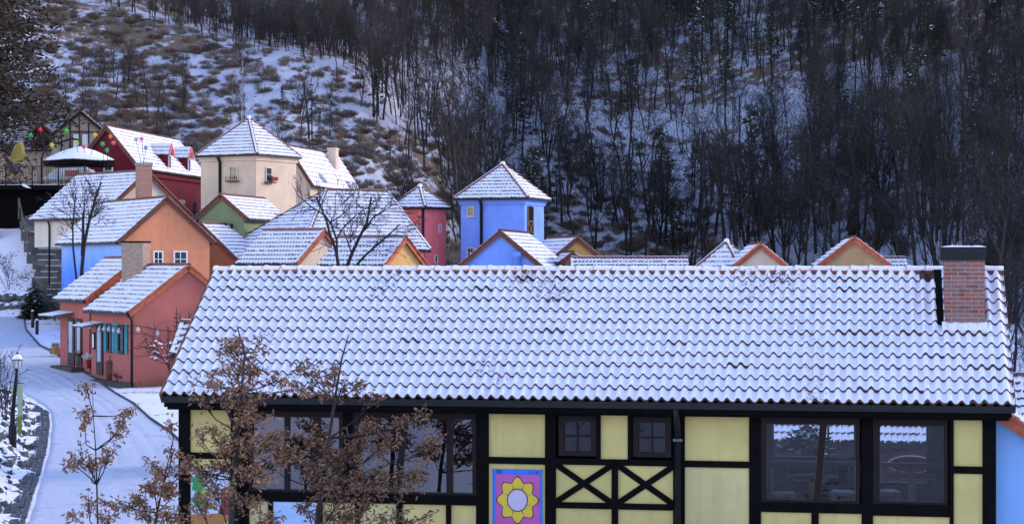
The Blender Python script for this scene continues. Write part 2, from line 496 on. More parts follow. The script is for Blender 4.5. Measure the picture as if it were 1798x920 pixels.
# granite sett gutter beside the road (each sett is a few pixels)
root = thing('sett_gutter', 'curved gutter of dark granite setts with snowy joints beside the road', 'gutter', (-11.6, 49.2, road_z(49.2)))
mb = MB(); bed = MB()
y = 40.0
while y < 65.5:
    x = interp(y, LEFT_Y, LEFT_X); x2 = interp(y + 0.3, LEFT_Y, LEFT_X)
    t = V((x2 - x, 0.3, road_z(y + 0.3) - road_z(y))).normalized(); s = V((t.y, -t.x, 0)).normalized(); n = s.cross(t)
    wd = 0.115 if y < 62 else 0.115 * (65.9 - y) / 3.9
    for c in range(4):
        if random.random() < 0.08: continue
        p = V((x, y, road_z(y) + 0.025)) + s * (-0.52 + c * (wd + 0.022) + random.uniform(-.006, .006)) + t * random.uniform(-.02, .02)
        mb.box(p, (wd, random.uniform(0.20, 0.25), 0.06), (s, t, n))
    y += 0.262
mb.build('setts', M['paver'], root, kind='stuff')

# rocks: uneven boulders with snow on their upper faces
def rock_mesh(seed):
    rnd = random.Random(seed); mb = MB()
    mb.ball((0, 0, 0), 1.0, 0, 7, 5)
    q = rnd.random() * 50
    for i, p in enumerate(mb.v):
        v = V(p); k = 0.78 + 0.45 * noise.noise(v * 1.1 + V((q, 0, 0))) + 0.16 * noise.noise(v * 2.7 + V((q, 5, 0)))
        mb.v[i] = (p[0] * k, p[1] * k, (p[2] * k) * 0.85)
    me = mb.mesh('rock', [M['stone'], M['snow']])
    for pl in me.polygons:
        if pl.normal.z > 0.62: pl.material_index = 1
    return me
ROCKS = [rock_mesh(s) for s in range(8)]
def rocks(root, spots):
    for (x, y, z, sx, sy, sz) in spots:
        o = place('stone', random.choice(ROCKS), root, Matrix.Translation((x, y, z)) @ Matrix.Rotation(random.uniform(0, 6.3), 4, 'Z') @ Matrix.Diagonal((sx, sy, sz, 1)))
root = thing('rock_bank', 'rough rock retaining bank capped with snow left of the road by the lamp post', 'rock wall', (-12.6, 50, road_z(50)))
sp = []
y = 41.0
while y < 66:
    x = interp(y, LEFT_Y, LEFT_X)
    for k in range(3 if y < 63 else 2):
        s = 0.72 + k * 0.30 + random.uniform(-.12, .12)
        r = random.uniform(0.10, 0.24)
        yy = y + random.uniform(-.25, .25)
        sp.append((x - s, yy, ground_z(x - s, yy) + 0.04 - 0.02 * k, r * random.uniform(.7, 1.1), r * random.uniform(.8, 1.3), r * random.uniform(.8, 1.4)))
    y += random.uniform(0.42, 0.6)
rocks(root, sp)
root = thing('boulder_wall', 'low wall of grey boulders at the foot of the snowy slope left', 'rock wall', (-24.5, 97.6, 3.1))
sp = []
for i in range(22):
    x = -27.5 + i * 0.27
    for k in range(2):
        r = random.uniform(0.26, 0.48)
        sp.append((x + random.uniform(-.1, .1), 97.7 + k * 0.45, ground_z(x, 97.5) + 0.15 + k * 0.45, r, r, r * 0.85))
rocks(root, sp)

# ------------------------------------------------------------------ roofs and houses
def hump(t):
    return 0.5 - 0.5 * math.cos(2 * math.pi * t)

def slope(mb, A, B, C, D, w=0.15, g=0.26, seg=4, amp=0.042, lift=0.065):
    """courses of wavy tiles on the plane A-B (eave) up to D-C; material 0 snow, 1 tile"""
    A, B, C, D = V(A), V(B), V(C), V(D)
    u = (B - A).normalized(); n = u.cross(D - A).normalized()
    if n.z < 0:
        A, B, C, D = B, A, D, C
        u = (B - A).normalized(); n = u.cross(D - A).normalized()
    v = n.cross(u); H = (D - A).dot(v)
    loT = (D - A).dot(u); hiB = (B - A).length; hiT = (C - A).dot(u)
    rows = max(2, round(H / g)); gg = H / rows
    um, ux = min(0, loT), max(hiB, hiT)
    st = w / seg; K = int((ux - um) / st) + 1
    for i in range(rows):
        v0 = i * gg - 0.02; v1 = (i + 1) * gg
        jit = [random.uniform(-.008, .008) for _ in range(int(K / seg / 2) + 2)]
        def row(vv, dz, out, flat=False):
            t = max(0, min(1, vv / H)); lo = loT * t; hi = hiB + (hiT - hiB) * t
            for k in range(K + 1):
                uu = um + k * st
                z = amp * hump((k % seg) / seg) + dz + jit[k // (seg * 2)]
                out.append(A + u * min(hi, max(lo, uu)) + v * vv + n * z)
            return lo, hi
        vs = []
        lo0, hi0 = row(v0, lift - 0.085, vs)
        row(v0, lift, vs)
        row(v0 + 0.022, lift * 0.97, vs)
        lo1, hi1 = row(v1, 0.0, vs)
        lo, hi = min(lo0, lo1), max(hi0, hi1)
        b = len(mb.v); mb.v.extend([tuple(p) for p in vs])
        W = K + 1
        for k in range(K):
            a = um + k * st
            if a + st <= lo or a >= hi: continue
            dot = 1 if (k % seg != 2 and random.random() < .9) or random.random() < .3 else 0
            for r, m in ((0, dot), (1, 0), (2, 0)):
                mb.f.append((b + r * W + k, b + r * W + k + 1, b + (r + 1) * W + k + 1, b + (r + 1) * W + k)); mb.m.append(m)

def cap_geo(mb, L, rad, seg=6, snow=True, fat=1.0):
    """one half round cap tile along +x, opening down; 0 snow on its back, 1 tile"""
    x0, x1 = 0.0, L * 1.03
    vs = []
    for x, r, dz in ((x0, rad * 1.06 * fat, 0.012), (x1, rad * 0.94, 0.0)):
        for k in range(seg + 1):
            a = math.pi * k / seg
            vs.append((x, math.cos(a) * r, math.sin(a) * r * 0.8 + dz))
    fs = []
    mb_m = []
    b = len(mb.v); mb.v.extend(vs)
    for k in range(seg):
        mb.f.append((b + k, b + seg + 1 + k, b + seg + 2 + k, b + k + 1)); mb.m.append(0 if snow and 1 < k < seg - 2 else 1)
    mb.f.append(tuple(b + k for k in range(seg + 1))); mb.m.append(1)
    mb.f.append(tuple(b + seg + 1 + k for k in range(seg, -1, -1))); mb.m.append(1)

def caps(parent, name, p0, p1, pitch, rad, snow=True, mats=None, joined=False, up=None):
    p0, p1 = V(p0), V(p1); d = p1 - p0; n = max(1, round(d.length / pitch)); L = d.length / n
    x = d.normalized(); up = V(up) if up else V((0, 0, 1)); y = up.cross(x).normalized(); z = x.cross(y)
    mats = mats or [M['far_tile_snow'], M['terra']]
    one = MB(); cap_geo(one, L, rad, 6, snow)
    if joined:
        mb = MB()
        for i in range(n):
            m4 = frame4(p0 + x * (L * i), x, y, z)
            b = len(mb.v)
            mb.v.extend([tuple(m4 @ V(p)) for p in one.v]); mb.f.extend([tuple(b + k for k in f) for f in one.f]); mb.m.extend(one.m)
        mb.build(name + 's', mats, parent, kind='stuff')
    else:
        me = one.mesh(name, mats)
        for i in range(n):
            place(name, me, parent, frame4(p0 + x * (L * i) + z * random.uniform(-.004, .004), x, y, z))

TILES = [M['far_tile_snow'], M['terra_far']]

class House: pass

def gable_house(name, label, A, phi, L, r, h, base, wall, joined=True, oh=0.12, eh=0.22, trim=None, ridge_in=0, sides='lr', wl=None, cat='house', g=0.26, verge_mat=None):
    """A: near ridge end; the ridge runs to the angle phi (degrees) for L; half span r, drop h"""
    A = V(A); d = V((math.cos(R(phi)), math.sin(R(phi)), 0)); q = V((d.y, -d.x, 0)); up = V((0, 0, 1))
    H = House(); H.A, H.d, H.q, H.L, H.r, H.h, H.base = A, d, q, L, r, h, base
    mid = A + d * (L / 2); root = thing(name, label, cat, (mid.x, mid.y, base)); H.root = root
    rw = r - eh; zr = A.z - 0.10; ze = A.z - h * rw / r - 0.10
    # walls: one pentagonal body
    a0 = A + d * oh
    LL = (wl or L) - 2 * oh
    def P(s, z): return V((a0.x + q.x * s, a0.y + q.y * s, z))
    mb = MB(); mb.prism([P(-rw, base), P(rw, base), P(rw, ze), P(0, zr), P(-rw, ze)], d * LL)
    mb.build('wall', wall, root)
    # roof boarding under the tiles
    mb = MB()
    e0 = A.z - h
    for s in (-1, 1):
        f0 = A + q * (s * r); f0.z = e0
        nn = V((q.x * s * h, q.y * s * h, r)).normalized()
        mb.prism([A - nn * 0.01, A - nn * 0.085, f0 - nn * 0.085, f0 - nn * 0.01], d * L)
    roof = mb.build('roof', trim or M['brown'], root); H.roof = roof
    for s in (-1, 1):
        f0 = A + q * (s * r); f0.z = e0
        mb = MB(); slope(mb, f0, f0 + d * L, A + d * L, A, g=g)
        mb.build('tile_courses', TILES, roof, True, kind='stuff')
    caps(roof, 'ridge_tile', A + V((0, 0, .02)) - d * 0.02, A + d * L + V((0, 0, .02)), 0.33, 0.10, True, None, joined)
    for s in (-1, 1):
        f0 = A + q * (s * r); f0.z = e0
        n = V((q.x * s * h, q.y * s * h, r)).normalized()
        caps(roof, 'verge_tile', f0 + d * 0.02, A + d * 0.02, 0.30, 0.105, True, [M['far_tile_snow'], verge_mat or M['terra']], joined, n)
        # barge board face of the verge
        mb = MB(); mb.beam(f0 - n * 0.05 - d * 0.012, A - n * 0.05 - d * 0.012, 0.18, 0.03, d)
        mb.build('verge_board', verge_mat or M['terra'], roof)
    # gutter on both eaves
    for s in (-1, 1):
        f0 = A + q * (s * r); f0.z = e0 - 0.05
        mb = MB(); mb.beam(f0 + q * s * 0.03, f0 + d * L + q * s * 0.03, 0.09, 0.08, up); mb.build('gutter', M['black_metal'], roof)
    return H

def wallpt(H, side, t, z, out=0.0):
    """point on a long wall: t metres along the ridge from the near gable, side -1 left / 1 right"""
    p = H.A + H.d * t + H.q * (side * (H.r - 0.22 + out)); return V((p.x, p.y, z))

def gablept(H, s, z, out=0.0):
    p = H.A + H.d * (0.12 - out) + H.q * s; return V((p.x, p.y, z))

def window(parent, c, right, nrm, w, h, frame=None, pane=None, fw=0.05, grid=(1, 1), sill=True, name='window', depth=0.05):
    c, right, nrm = V(c), V(right).normalized(), V(nrm).normalized(); up = V((0, 0, 1)); ax = (right, nrm, up)
    mb = MB()
    for s in (-1, 1):
        mb.box(c + right * (s * (w / 2 - fw / 2)) + nrm * (depth / 2), (fw, depth, h), ax)
        mb.box(c + up * (s * (h / 2 - fw / 2)) + nrm * (depth / 2), (w - 2 * fw, depth, fw), ax)
    for i in range(1, grid[0]):
        mb.box(c + right * (-w / 2 + w * i / grid[0]) + nrm * (depth * 0.4), (fw * 0.5, depth * 0.8, h - 2 * fw), ax)
    for i in range(1, grid[1]):
        z = c + up * (-h / 2 + h * i / grid[1]) + nrm * (depth * 0.4)
        for k in range(grid[0]):
            ww = w / grid[0]; mb.box(z + right * (-w / 2 + ww * (k + .5)), (ww - fw * 1.0, depth * 0.7, fw * 0.5), ax)
    o = mb.build(name, frame or M['white'], parent)
    p = MB(); p.box(c + nrm * 0.008, (w - 2 * fw - .002, 0.014, h - 2 * fw - .002), ax); p.build('pane', pane or M['dark_glass'], o)
    if sill:
        s = MB(); s.box(c - up * (h / 2 + 0.025) + nrm * (depth * 0.6), (w + 0.06, depth * 1.2, 0.045), ax); s.build('sill', frame or M['white'], o)
    return o

def pipe(parent, pts, r=0.045, name='downpipe'):
    mb = MB(); mb.tube(pts, r, 8); return mb.build(name, M['black_metal'], parent, True)

def chimney_simple(parent, c, w, d_, z0, z1, right, mat, cap=None, capz=0.08, name='chimney'):
    right = V(right).normalized(); back = V((-right.y, right.x, 0)); ax = (right, back, V((0, 0, 1)))
    mb = MB(); mb.box((c[0], c[1], (z0 + z1) / 2), (w, d_, z1 - z0), ax); o = mb.build(name, mat, parent)
    mb = MB(); mb.box((c[0], c[1], z1 + capz / 2), (w + .06, d_ + .06, capz), ax); mb.build('chimney_cap', cap or M['concrete'], o)
    return o

def tower(name, label, C, a, ph, ze, za, b, base, wall, cornice=True, drain_face=None):
    """square tower; a, b are half diagonals of eaves and body, ph the direction of one corner"""
    up = V((0, 0, 1)); H = House()
    root = thing(name, label, 'tower', (C[0], C[1], base)); H.root = root
    e = [V((math.cos(R(ph) + k * math.pi / 2), math.sin(R(ph) + k * math.pi / 2), 0)) for k in range(4)]
    c = V((C[0], C[1], 0)); H.c, H.e, H.b = c, e, b
    mb = MB(); mb.prism([c + e[k] * b + up * base for k in range(4)], up * (ze - 0.02 - base)); mb.build('wall', wall, root)
    if cornice:
        mb = MB()
        mb.prism([c + e[k] * (b + .10) + up * (ze - .30) for k in range(4)], up * .14)
        mb.prism([c + e[k] * (b + .18) + up * (ze - .158) for k in range(4)], up * .12)
        mb.build('cornice', wall, root)
    mb = MB(); mb.prism([c + e[k] * (a - .02) + up * (ze - .03) for k in range(4)], up * .05)
    roof = mb.build('roof', M['timber'], root)
    for k in range(4):
        p0 = c + e[k] * a + up * ze; p1 = c + e[(k + 1) % 4] * a + up * ze; t = c + up * za
        mb = MB(); slope(mb, p0, p1, t, t); mb.build('tile_courses', TILES, roof, True, kind='stuff')
    for k in range(4):
        caps(roof, 'hip_tile', c + e[k] * a + up * (ze + .03), c + up * (za + .05), 0.27, 0.10, True, None, True)
    mb = MB(); mb.ball(c + up * (za + .06), 0.13, 0, 8, 5); mb.build('finial', M['snow'], roof, True)
    for k in range(4):
        mb = MB(); mb.beam(c + e[k] * (a + .02) + up * (ze - .04), c + e[(k + 1) % 4] * (a + .02) + up * (ze - .04), 0.09, 0.09, up); mb.build('gutter', M['black_metal'], roof)
    H.face = lambda k: (c + e[k] * b, c + e[(k + 1) % 4] * b)
    return H

def towpt(H, k, t, z, out=0.0):
    p0, p1 = H.face(k); n = ((p0 + p1) / 2 - H.c).normalized()
    p = p0 + (p1 - p0) * t + n * out; return V((p.x, p.y, z)), (p1 - p0).normalized(), n

# ------------------------------------------------------------------ the half timbered house in front
TH = 0.1745
O = V((-5.093, 34.223, 0)); DX = V((math.cos(TH), -math.sin(TH), 0)); BY = V((math.sin(TH), math.cos(TH), 0)); UP = V((0, 0, 1))
RZ, RL, RUN, DROP = 5.45, 13.157, 2.636, 1.965
YW = -2.267                                     # front wall plane
AX = (DX, BY, UP)
def ML(x, y, z): return O + DX * x + BY * y + UP * z
house = thing('timber_framed_house', 'long half timbered house with yellow panels and snowy tiled roof in the foreground', 'house', ML(6.6, 0, 0))
def mbox(mb, x0, x1, y0, y1, z0, z1, m=0):
    mb.box(ML((x0 + x1) / 2, (y0 + y1) / 2, (z0 + z1) / 2), (x1 - x0, y1 - y0, z1 - z0), AX, m)
def hpart(name, mat, *b, parent=None, label=None):
    mb = MB(); mbox(mb, *b); return mb.build(name, mat, parent or house, label=label)

# -- walls behind the frame
for (x0, x1, z0, z1, mt) in [(.33, 1.01, 0, 2.455, 'yellow'), (.33, 1.01, 2.555, 3.26, 'yellow'), (1.31, 1.63, 0, 1.80, 'yellow_pale'),
        (1.70, 2.45, 0, 1.80, 'yellow_pale'), (2.52, 3.05, 0, 1.80, 'yellow_pale'), (3.12, 3.70, 0, 1.80, 'yellow_pale'), (3.77, 4.52, 0, 1.80, 'yellow'), (4.60, 5.00, 0, 1.80, 'yellow'),
        (5.20, 6.09, 0, 2.46, 'yellow'), (5.20, 6.09, 2.565, 3.26, 'yellow'), (6.96, 7.38, 2.56, 3.26, 'yellow'),
        (6.26, 7.13, 1.885, 2.465, 'yellow'), (7.23, 8.08, 1.885, 2.465, 'yellow'), (6.26, 7.13, 0, 1.79, 'yellow'), (7.23, 8.08, 0, 1.79, 'yellow'),
        (8.26, 9.24, 2.56, 3.26, 'yellow'), (8.26, 9.24, 0, 2.46, 'yellow_pale'), (9.42, 10.18, 0, 1.80, 'yellow'), (10.29, 10.93, 0, 1.80, 'yellow'),
        (11.10, 12.23, 0, 1.78, 'yellow'), (12.29, 12.71, 2.545, 3.26, 'yellow'), (12.29, 12.71, 0, 2.435, 'yellow')]:
    hpart('panel', M[mt], x0 - .01, x1 + .01, YW + .035, YW + .13, z0 - (.01 if z0 else 0), z1 + .01)
# -- black timbers
def post(x0, x1, z0=0.0, z1=3.262): hpart('post', M['timber'], x0, x1, YW, YW + .15, z0, z1)
def rail(x0, x1, z0, z1): hpart('rail', M['timber'], x0, x1, YW + .004, YW + .148, z0, z1)
for p in [(.14, .33), (1.01, 1.31), (5.00, 5.20), (6.09, 6.26), (8.08, 8.26), (9.24, 9.42), (12.71, 12.89)]: post(*p)
for p in [(1.63, 1.70), (2.45, 2.52), (3.05, 3.12), (4.52, 4.60), (10.18, 10.29)]: post(p[0], p[1], 0, 1.80)
post(10.93, 11.10); post(12.23, 12.29); post(7.13, 7.23, 0, 2.47)
post(6.90, 6.96, 2.56, 3.262); post(7.38, 7.44, 2.56, 3.262)
for p in [(.33, 1.01, 2.455, 2.555), (5.20, 6.09, 2.46, 2.565), (6.26, 8.08, 2.465, 2.56), (8.26, 9.24, 2.46, 2.56), (12.29, 12.71, 2.435, 2.545),
          (6.26, 7.13, 1.79, 1.885), (7.23, 8.08, 1.79, 1.885), (1.31, 5.00, 1.80, 1.955), (9.42, 10.93, 1.80, 1.955), (11.10, 12.23, 1.78, 1.96)]: rail(*p)
k = MB(); k.beam(ML(3.72, YW + .07, 0), ML(3.78, YW + .07, 1.80), 0.09, .14, BY); k.build('post', M['timber'], house)
for (x0, x1) in ((6.26, 7.13), (7.23, 8.08)):
    for i, (za, zb) in enumerate(((1.885, 2.465), (2.465, 1.885))):
        k = MB(); k.beam(ML(x0, YW + .055 + i * .003, za), ML(x1, YW + .055 + i * .003, zb), 0.092, 0.09, BY); k.build('brace', M['timber'], house)
hpart('wall_plate', M['timber'], .14, 12.89, YW - .02, YW + .16, 3.264, 3.46)
# end and back walls, floor
hpart('end_wall', M['yellow_pale'], .16, .28, YW + .16, 2.2, 0, 3.46)
hpart('end_wall', M['yellow_pale'], 12.75, 12.87, YW + .16, 2.2, 0, 3.46)
for x, w in ((.16, 'left'), (12.75, 'right')):
    k = MB(); k.prism([ML(x, -2.1, 3.462), ML(x, 2.1, 3.462), ML(x, 0, 5.15)], DX * .12); k.build('gable_wall', M['yellow_pale'], house)
floor = hpart('room_floor', M['wood_grey'], .3, 12.74, YW + .17, 2.19, 1.30, 1.42)
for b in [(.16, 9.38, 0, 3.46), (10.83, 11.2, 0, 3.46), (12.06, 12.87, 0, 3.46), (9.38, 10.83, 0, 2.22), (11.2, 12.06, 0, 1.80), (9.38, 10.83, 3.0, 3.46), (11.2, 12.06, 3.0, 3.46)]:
    hpart('back_or_shade_wall', M['brown_dark'], b[0] + .001, b[1] - .001, 2.2, 2.32, b[2], b[3])
for (x0, x1, z0, z1) in ((9.38, 10.83, 2.22, 3.0), (11.2, 12.06, 1.80, 3.0)):
    f = MB()
    for s in (x0 + .02, x1 - .02, (x0 + x1) / 2 + .25 if x1 - x0 > 1 else x0 + .022): mbox(f, s - .018, s + .018, 2.23, 2.29, z0, z1)
    f.build('back_window', M['brown'], house)

# -- big windows with real glass
def big_window(x0, x1, z0, z1, bars, glass='glass'):
    gm = M[glass]
    f = MB(); fw = .05
    mbox(f, x0 - .10, x0, YW + .01, YW + .12, z0 - .005, z1 + .12); mbox(f, x1, x1 + .06, YW + .01, YW + .12, z0 - .005, z1 + .12)
    mbox(f, x0, x1, YW + .012, YW + .118, z1, z1 + .12)
    mbox(f, x0, x1, YW + .012, YW + .118, z0 - .005, z0 + .03)
    for (xb, xt, w) in bars: f.beam(ML(xb, YW + .06, z0 + .03), ML(xt, YW + .06, z1), w, .09, BY)
    o = f.build('window', M['brown_dark'], house)
    xs = [(x0, x0)] + [(b[0], b[1]) for b in bars] + [(x1, x1)]
    for i in range(len(xs) - 1):
        (b0, t0), (b1, t1) = xs[i], xs[i + 1]
        w0 = bars[i - 1][2] / 2 if i else 0; w1 = bars[i][2] / 2 if i < len(bars) else 0
        g = MB(); g.add([ML(b0 + w0, YW + .075, z0 + .03), ML(b1 - w1, YW + .075, z0 + .03), ML(t1 - w1, YW + .075, z1), ML(t0 + w0, YW + .075, z1)], [(0, 1, 2, 3)])
        g.build('pane', gm, o)
        t = MB()                                # pale glazing bead round the pane
        e = [ML(b0 + w0, YW + .068, z0 + .03), ML(b1 - w1, YW + .068, z0 + .03), ML(t1 - w1, YW + .068, z1), ML(t0 + w0, YW + .068, z1)]
        for j in range(4): t.beam(e[j], e[(j + 1) % 4], .012, .012, BY)
        t.build('glazing_bead', M['wood_grey'], o)
big_window(1.36, 2.79, 1.955, 3.14, [(1.93, 1.93, .07), (2.36, 2.42, .10)])
hpart('post', M['timber'], 2.855, 3.02, YW + .006, YW + .14, 1.956, 3.263)
big_window(3.12, 4.94, 1.955, 3.14, [(3.72, 3.86, .09), (4.57, 4.57, .09)])
big_window(9.50, 10.84, 1.96, 3.14, [(10.26, 10.36, .10)], 'glass_clear')
big_window(11.20, 12.14, 1.965, 3.14, [], 'glass_clear')
# -- small casements with muntins
for x0, x1 in ((6.30, 6.89), (7.46, 8.05)):
    f = MB(); z0, z1 = 2.60, 3.22
    for a in [(x0, x0 + .09, z0, z1), (x1 - .09, x1, z0, z1), (x0 + .09, x1 - .09, z1 - .09, z1), (x0 + .09, x1 - .09, z0, z0 + .07),
              ((x0 + x1) / 2 - .011, (x0 + x1) / 2 + .011, z0 + .07, z1 - .09), (x0 + .09, (x0 + x1) / 2 - .012, z0 + .29, z0 + .312), ((x0 + x1) / 2 + .012, x1 - .09, z0 + .29, z0 + .312)]:
        mbox(f, a[0], a[1], YW + .02, YW + .09, a[2], a[3])
    o = f.build('casement_window', M['brown_dark'], house)
    for i in range(2):
        for j in range(2):
            xm = (x0 + x1) / 2; a = (x0 + .09, xm - .011) if i == 0 else (xm + .011, x1 - .09); c = (z0 + .07, z0 + .29) if j == 0 else (z0 + .312, z1 - .09)
            g = MB(); g.add([ML(a[0], YW + .06, c[0]), ML(a[1], YW + .06, c[0]), ML(a[1], YW + .06, c[1]), ML(a[0], YW + .06, c[1])], [(0, 1, 2, 3)])
            g.build('pane', M['glass_clear'], o)

# -- eaves: stepped boards and gutter
hpart('fascia', M['timber'], .02, 13.11, -RUN + .03, -RUN + .10, 3.30, 3.47)
hpart('soffit', M['timber'], .05, 13.08, -RUN + .10, YW - .022, 3.255, 3.40)
hpart('gutter', M['black_metal'], 0.0, RL, -RUN - .055, -RUN + .028, 3.375, 3.475)
for x in (1.10, 8.16):
    p = MB(); p.tube([ML(x, -RUN - .01, 3.40), ML(x, -RUN + .02, 3.24), ML(x, YW - .06, 3.02), ML(x, YW - .06, 0)], .048, 8); o = p.build('downpipe', M['black_metal'], house, True)
    q = MB(); mbox(q, x - .07, x + .07, YW - .12, YW - .002, 2.86, 2.90); mbox(q, x - .07, x + .07, YW - .12, YW - .002, 1.5, 1.53); q.build('bracket', M['grey_metal'], o)

# -- roof
SL = (BY * RUN + UP * DROP); SLEN = SL.length; SV = SL.normalized(); NV = DX.cross(SV)
mb = MB()
for s in (-1, 1):
    e = ML(0, s * RUN, RZ - DROP); t = ML(0, 0, RZ); n = V((BY.x * s * DROP, BY.y * s * DROP, RUN)).normalized()
    mb.prism([t - n * .015, t - n * .11, e - n * .11, e - n * .015], DX * RL)
roof = mb.build('roof', M['timber'], house)
NT, NR = 40, 12
TW = RL / NT; TG = SLEN / NR
def tile_mesh(seed, bare=False, slid=0.0):
    """a double roll tile: 0 snow lying on it, 1 the clay lip and body"""
    rnd = random.Random(seed); mb = MB(); S = 14
    def prof(t):
        t = (t * 2) % 1.0
        return 0.068 * math.sin(math.pi * t / .62) if t < .62 else -0.014 * math.sin(math.pi * (t - .62) / .38)
    ph = rnd.random() * 20
    rows = []
    for (y, dz) in ((0.0, -0.006), (0.0, 0.034), (0.016 + slid, 0.033 - slid * .08), (0.025 + slid, 0.042 - slid * .08), (0.06 + slid * 1.3, 0.046 - slid * .08), (TG * 1.04, 0.010)):
        r = []
        for i in range(S + 1):
            t = i / S; z = prof(t if i < S else 0.0)
            yy = y
            if 0 < y < .2:
                yy = y + ((0.010 + slid * .35) * noise.noise(V((t * 5 + ph, y * 30, 1))) if y > 0.01 else 0)
            zz = dz + (0.006 * noise.noise(V((t * 4 + ph, y * 9, 3))) if dz > .04 else 0)
            if bare and dz > .035: zz = 0.031
            r.append((t * TW, yy, z * (0.95 if dz > .04 else 1.0) + zz))
        rows.append(r)
    W = S + 1
    for r in rows: mb.v.extend(r)
    for j in range(5):
        for i in range(S):
            mb.f.append((j * W + i, j * W + i + 1, (j + 1) * W + i + 1, (j + 1) * W + i)); mb.m.append(1 if j < 2 or bare else 0)
    return mb
TILE_SRC = [tile_mesh(s) for s in range(9)] + [tile_mesh(20, slid=.014), tile_mesh(21, slid=.028)]; BARE = tile_mesh(99, True)
tmats = [M['tile_snow'], M['tile_lip']]
TILE_ME = [t.mesh('tile', tmats, True) for t in TILE_SRC]; BARE_ME = BARE.mesh('tile', tmats, True)
def pick(r, c):
    k = .03 + (.06 if r > 8 else 0) + (.20 if c > 35 else 0) + .10 * max(0, noise.noise(V((c * .22, r * .5, 8))))
    return random.choice((9, 10)) if random.random() < k else random.randrange(9)
rest = MB(); count = 0
for r in range(NR):
    for c in range(NT):
        p = ML(c * TW, -RUN, RZ - DROP) + SV * (r * TG - .02) + NV * random.uniform(-.003, .004)
        ax2 = (DX + NV * random.uniform(-.006, .006)).normalized(); y2 = NV.cross(ax2).normalized()
        y2 = (SV + DX * random.uniform(-.006, .006)).normalized(); z2 = ax2.cross(y2).normalized()
        m4 = frame4(p, ax2, y2, z2)
        bare = r >= 11 and c == 36
        if count < 300:
            o = place('tile', BARE_ME if bare else TILE_ME[pick(r, c)], roof, m4); count += 1
        else:
            src = BARE if bare else TILE_SRC[pick(r, c)]; b = len(rest.v)
            rest.v.extend([tuple(m4 @ V(q)) for q in src.v]); rest.f.extend([tuple(b + i for i in f) for f in src.f]); rest.m.extend(src.m)
rest.build('upper_tiles', tmats, roof, True, kind='stuff')
mb = MB(); slope(mb, ML(0, RUN, RZ - DROP), ML(RL, RUN, RZ - DROP), ML(RL, 0, RZ), ML(0, 0, RZ), w=.165, g=.276); mb.build('rear_tiles', TILES, roof, True, kind='stuff')
# ridge: half round caps loaded with snow, bedded in mortar
hpart('ridge_mortar', M['terra'], .02, RL - .02, -.10, .10, RZ - .08, RZ + .01, parent=roof)
def ridge_cap(seed):
    rnd = random.Random(seed); mb = MB(); seg = 10; L = .305; q = rnd.random() * 30
    st = [(-.01, 1.10), (.03, 1.12), (.05, 1.0), (.17, .98), (L, .96)]
    for x, k in st:
        for i in range(seg + 1):
            a = math.pi * i / seg; s = 1 < i < seg - 1
            rr = 0.098 * k + (0.014 + .008 * noise.noise(V((x * 9 + q, i * .5, 0))) if s else 0)
            mb.v.append((x, math.cos(a) * rr * 1.12, math.sin(a) * rr * .86))
    for j in range(len(st) - 1):
        for i in range(seg):
            mb.f.append((j * 11 + i, (j + 1) * 11 + i, (j + 1) * 11 + i + 1, j * 11 + i + 1)); mb.m.append(0 if 0 < i < seg - 1 else 1)
    mb.f.append(tuple(range(11))); mb.m.append(1); mb.f.append(tuple(4 * 11 + i for i in range(10, -1, -1))); mb.m.append(1)
    return mb.mesh('ridge_tile', [M['tile_snow'], M['terra_red']], True)
RC = [ridge_cap(s) for s in range(5)]
for i in range(44):
    p = ML(i * RL / 44, 0, RZ - .01 + random.uniform(-.006, .006))
    place('ridge_tile', random.choice(RC), roof, frame4(p, DX, BY, UP))
# verge boards at both ends
for x in (-.03, RL - .005):
    for s in (-1, 1):
        n = V((BY.x * s * DROP, BY.y * s * DROP, RUN)).normalized()
        k = MB(); k.beam(ML(x, s * RUN, RZ - DROP) - n * .05, ML(x, 0, RZ) - n * .05, .15, .035, DX); k.build('verge_board', M['terra'], roof)

# -- brick chimney
ch = thing('brick_chimney', 'red brick chimney with black metal cap at the right end of the snowy roof', 'chimney', ML(12.51, -.9, 4.3))
CX0, CX1, CY0, CY1 = 12.20, 12.81, -1.20, -.60
hpart('mortar_core', M['mortar'], CX0 + .006, CX1 - .006, CY0 + .006, CY1 - .006, 4.1, 5.62, parent=ch)
cz = 4.42; course = 0; BH, BL, J = .054, .195, .0105
bm = {}
def brick(x0, x1, y0, y1, z):
    mb = MB(); j = random.uniform(-.0025, .0025)
    mbox(mb, x0, x1, y0, y1, z, z + BH)
    mb.build('brick', M['brick'], ch).location = BY * j
while cz + BH < 5.64:
    off = 0 if course % 2 else -.10
    x = CX0 + off
    while x < CX1 - .02:
        x0 = max(CX0, x); x1 = min(CX1, x + BL)
        if x1 - x0 > .03:
            brick(x0, x1, CY0, CY0 + .092, cz)
            if course > 8: brick(x0, x1, CY1 - .092, CY1, cz)
        x += BL + J
    y = CY0 + .102 + (0 if course % 2 else -.10)
    while y < CY1 - .12:
        y0 = max(CY0 + .102, y); y1 = min(CY1 - .102, y + BL)
        if y1 - y0 > .03:
            brick(CX0, CX0 + .092, y0, y1, cz)
            if course > 3: brick(CX1 - .092, CX1, y0, y1, cz)
        y += BL + J
    cz += BH + J; course += 1
mb = MB(); mbox(mb, CX0 - .07, CX1 + .02, CY0 - .06, CY1 + .06, 5.625, 5.825); mb.build('chimney_cap', M['black_metal'], ch)
mb = MB()
for i in range(9):
    for j in range(7):
        mb.v.append(tuple(ML(CX0 - .06 + i * .0875, CY0 - .05 + j * .117, 5.826 + (.022 + .022 * noise.noise(V((i * .7, j * .7, 2))) if 0 < i < 8 and 0 < j < 6 else .006))))
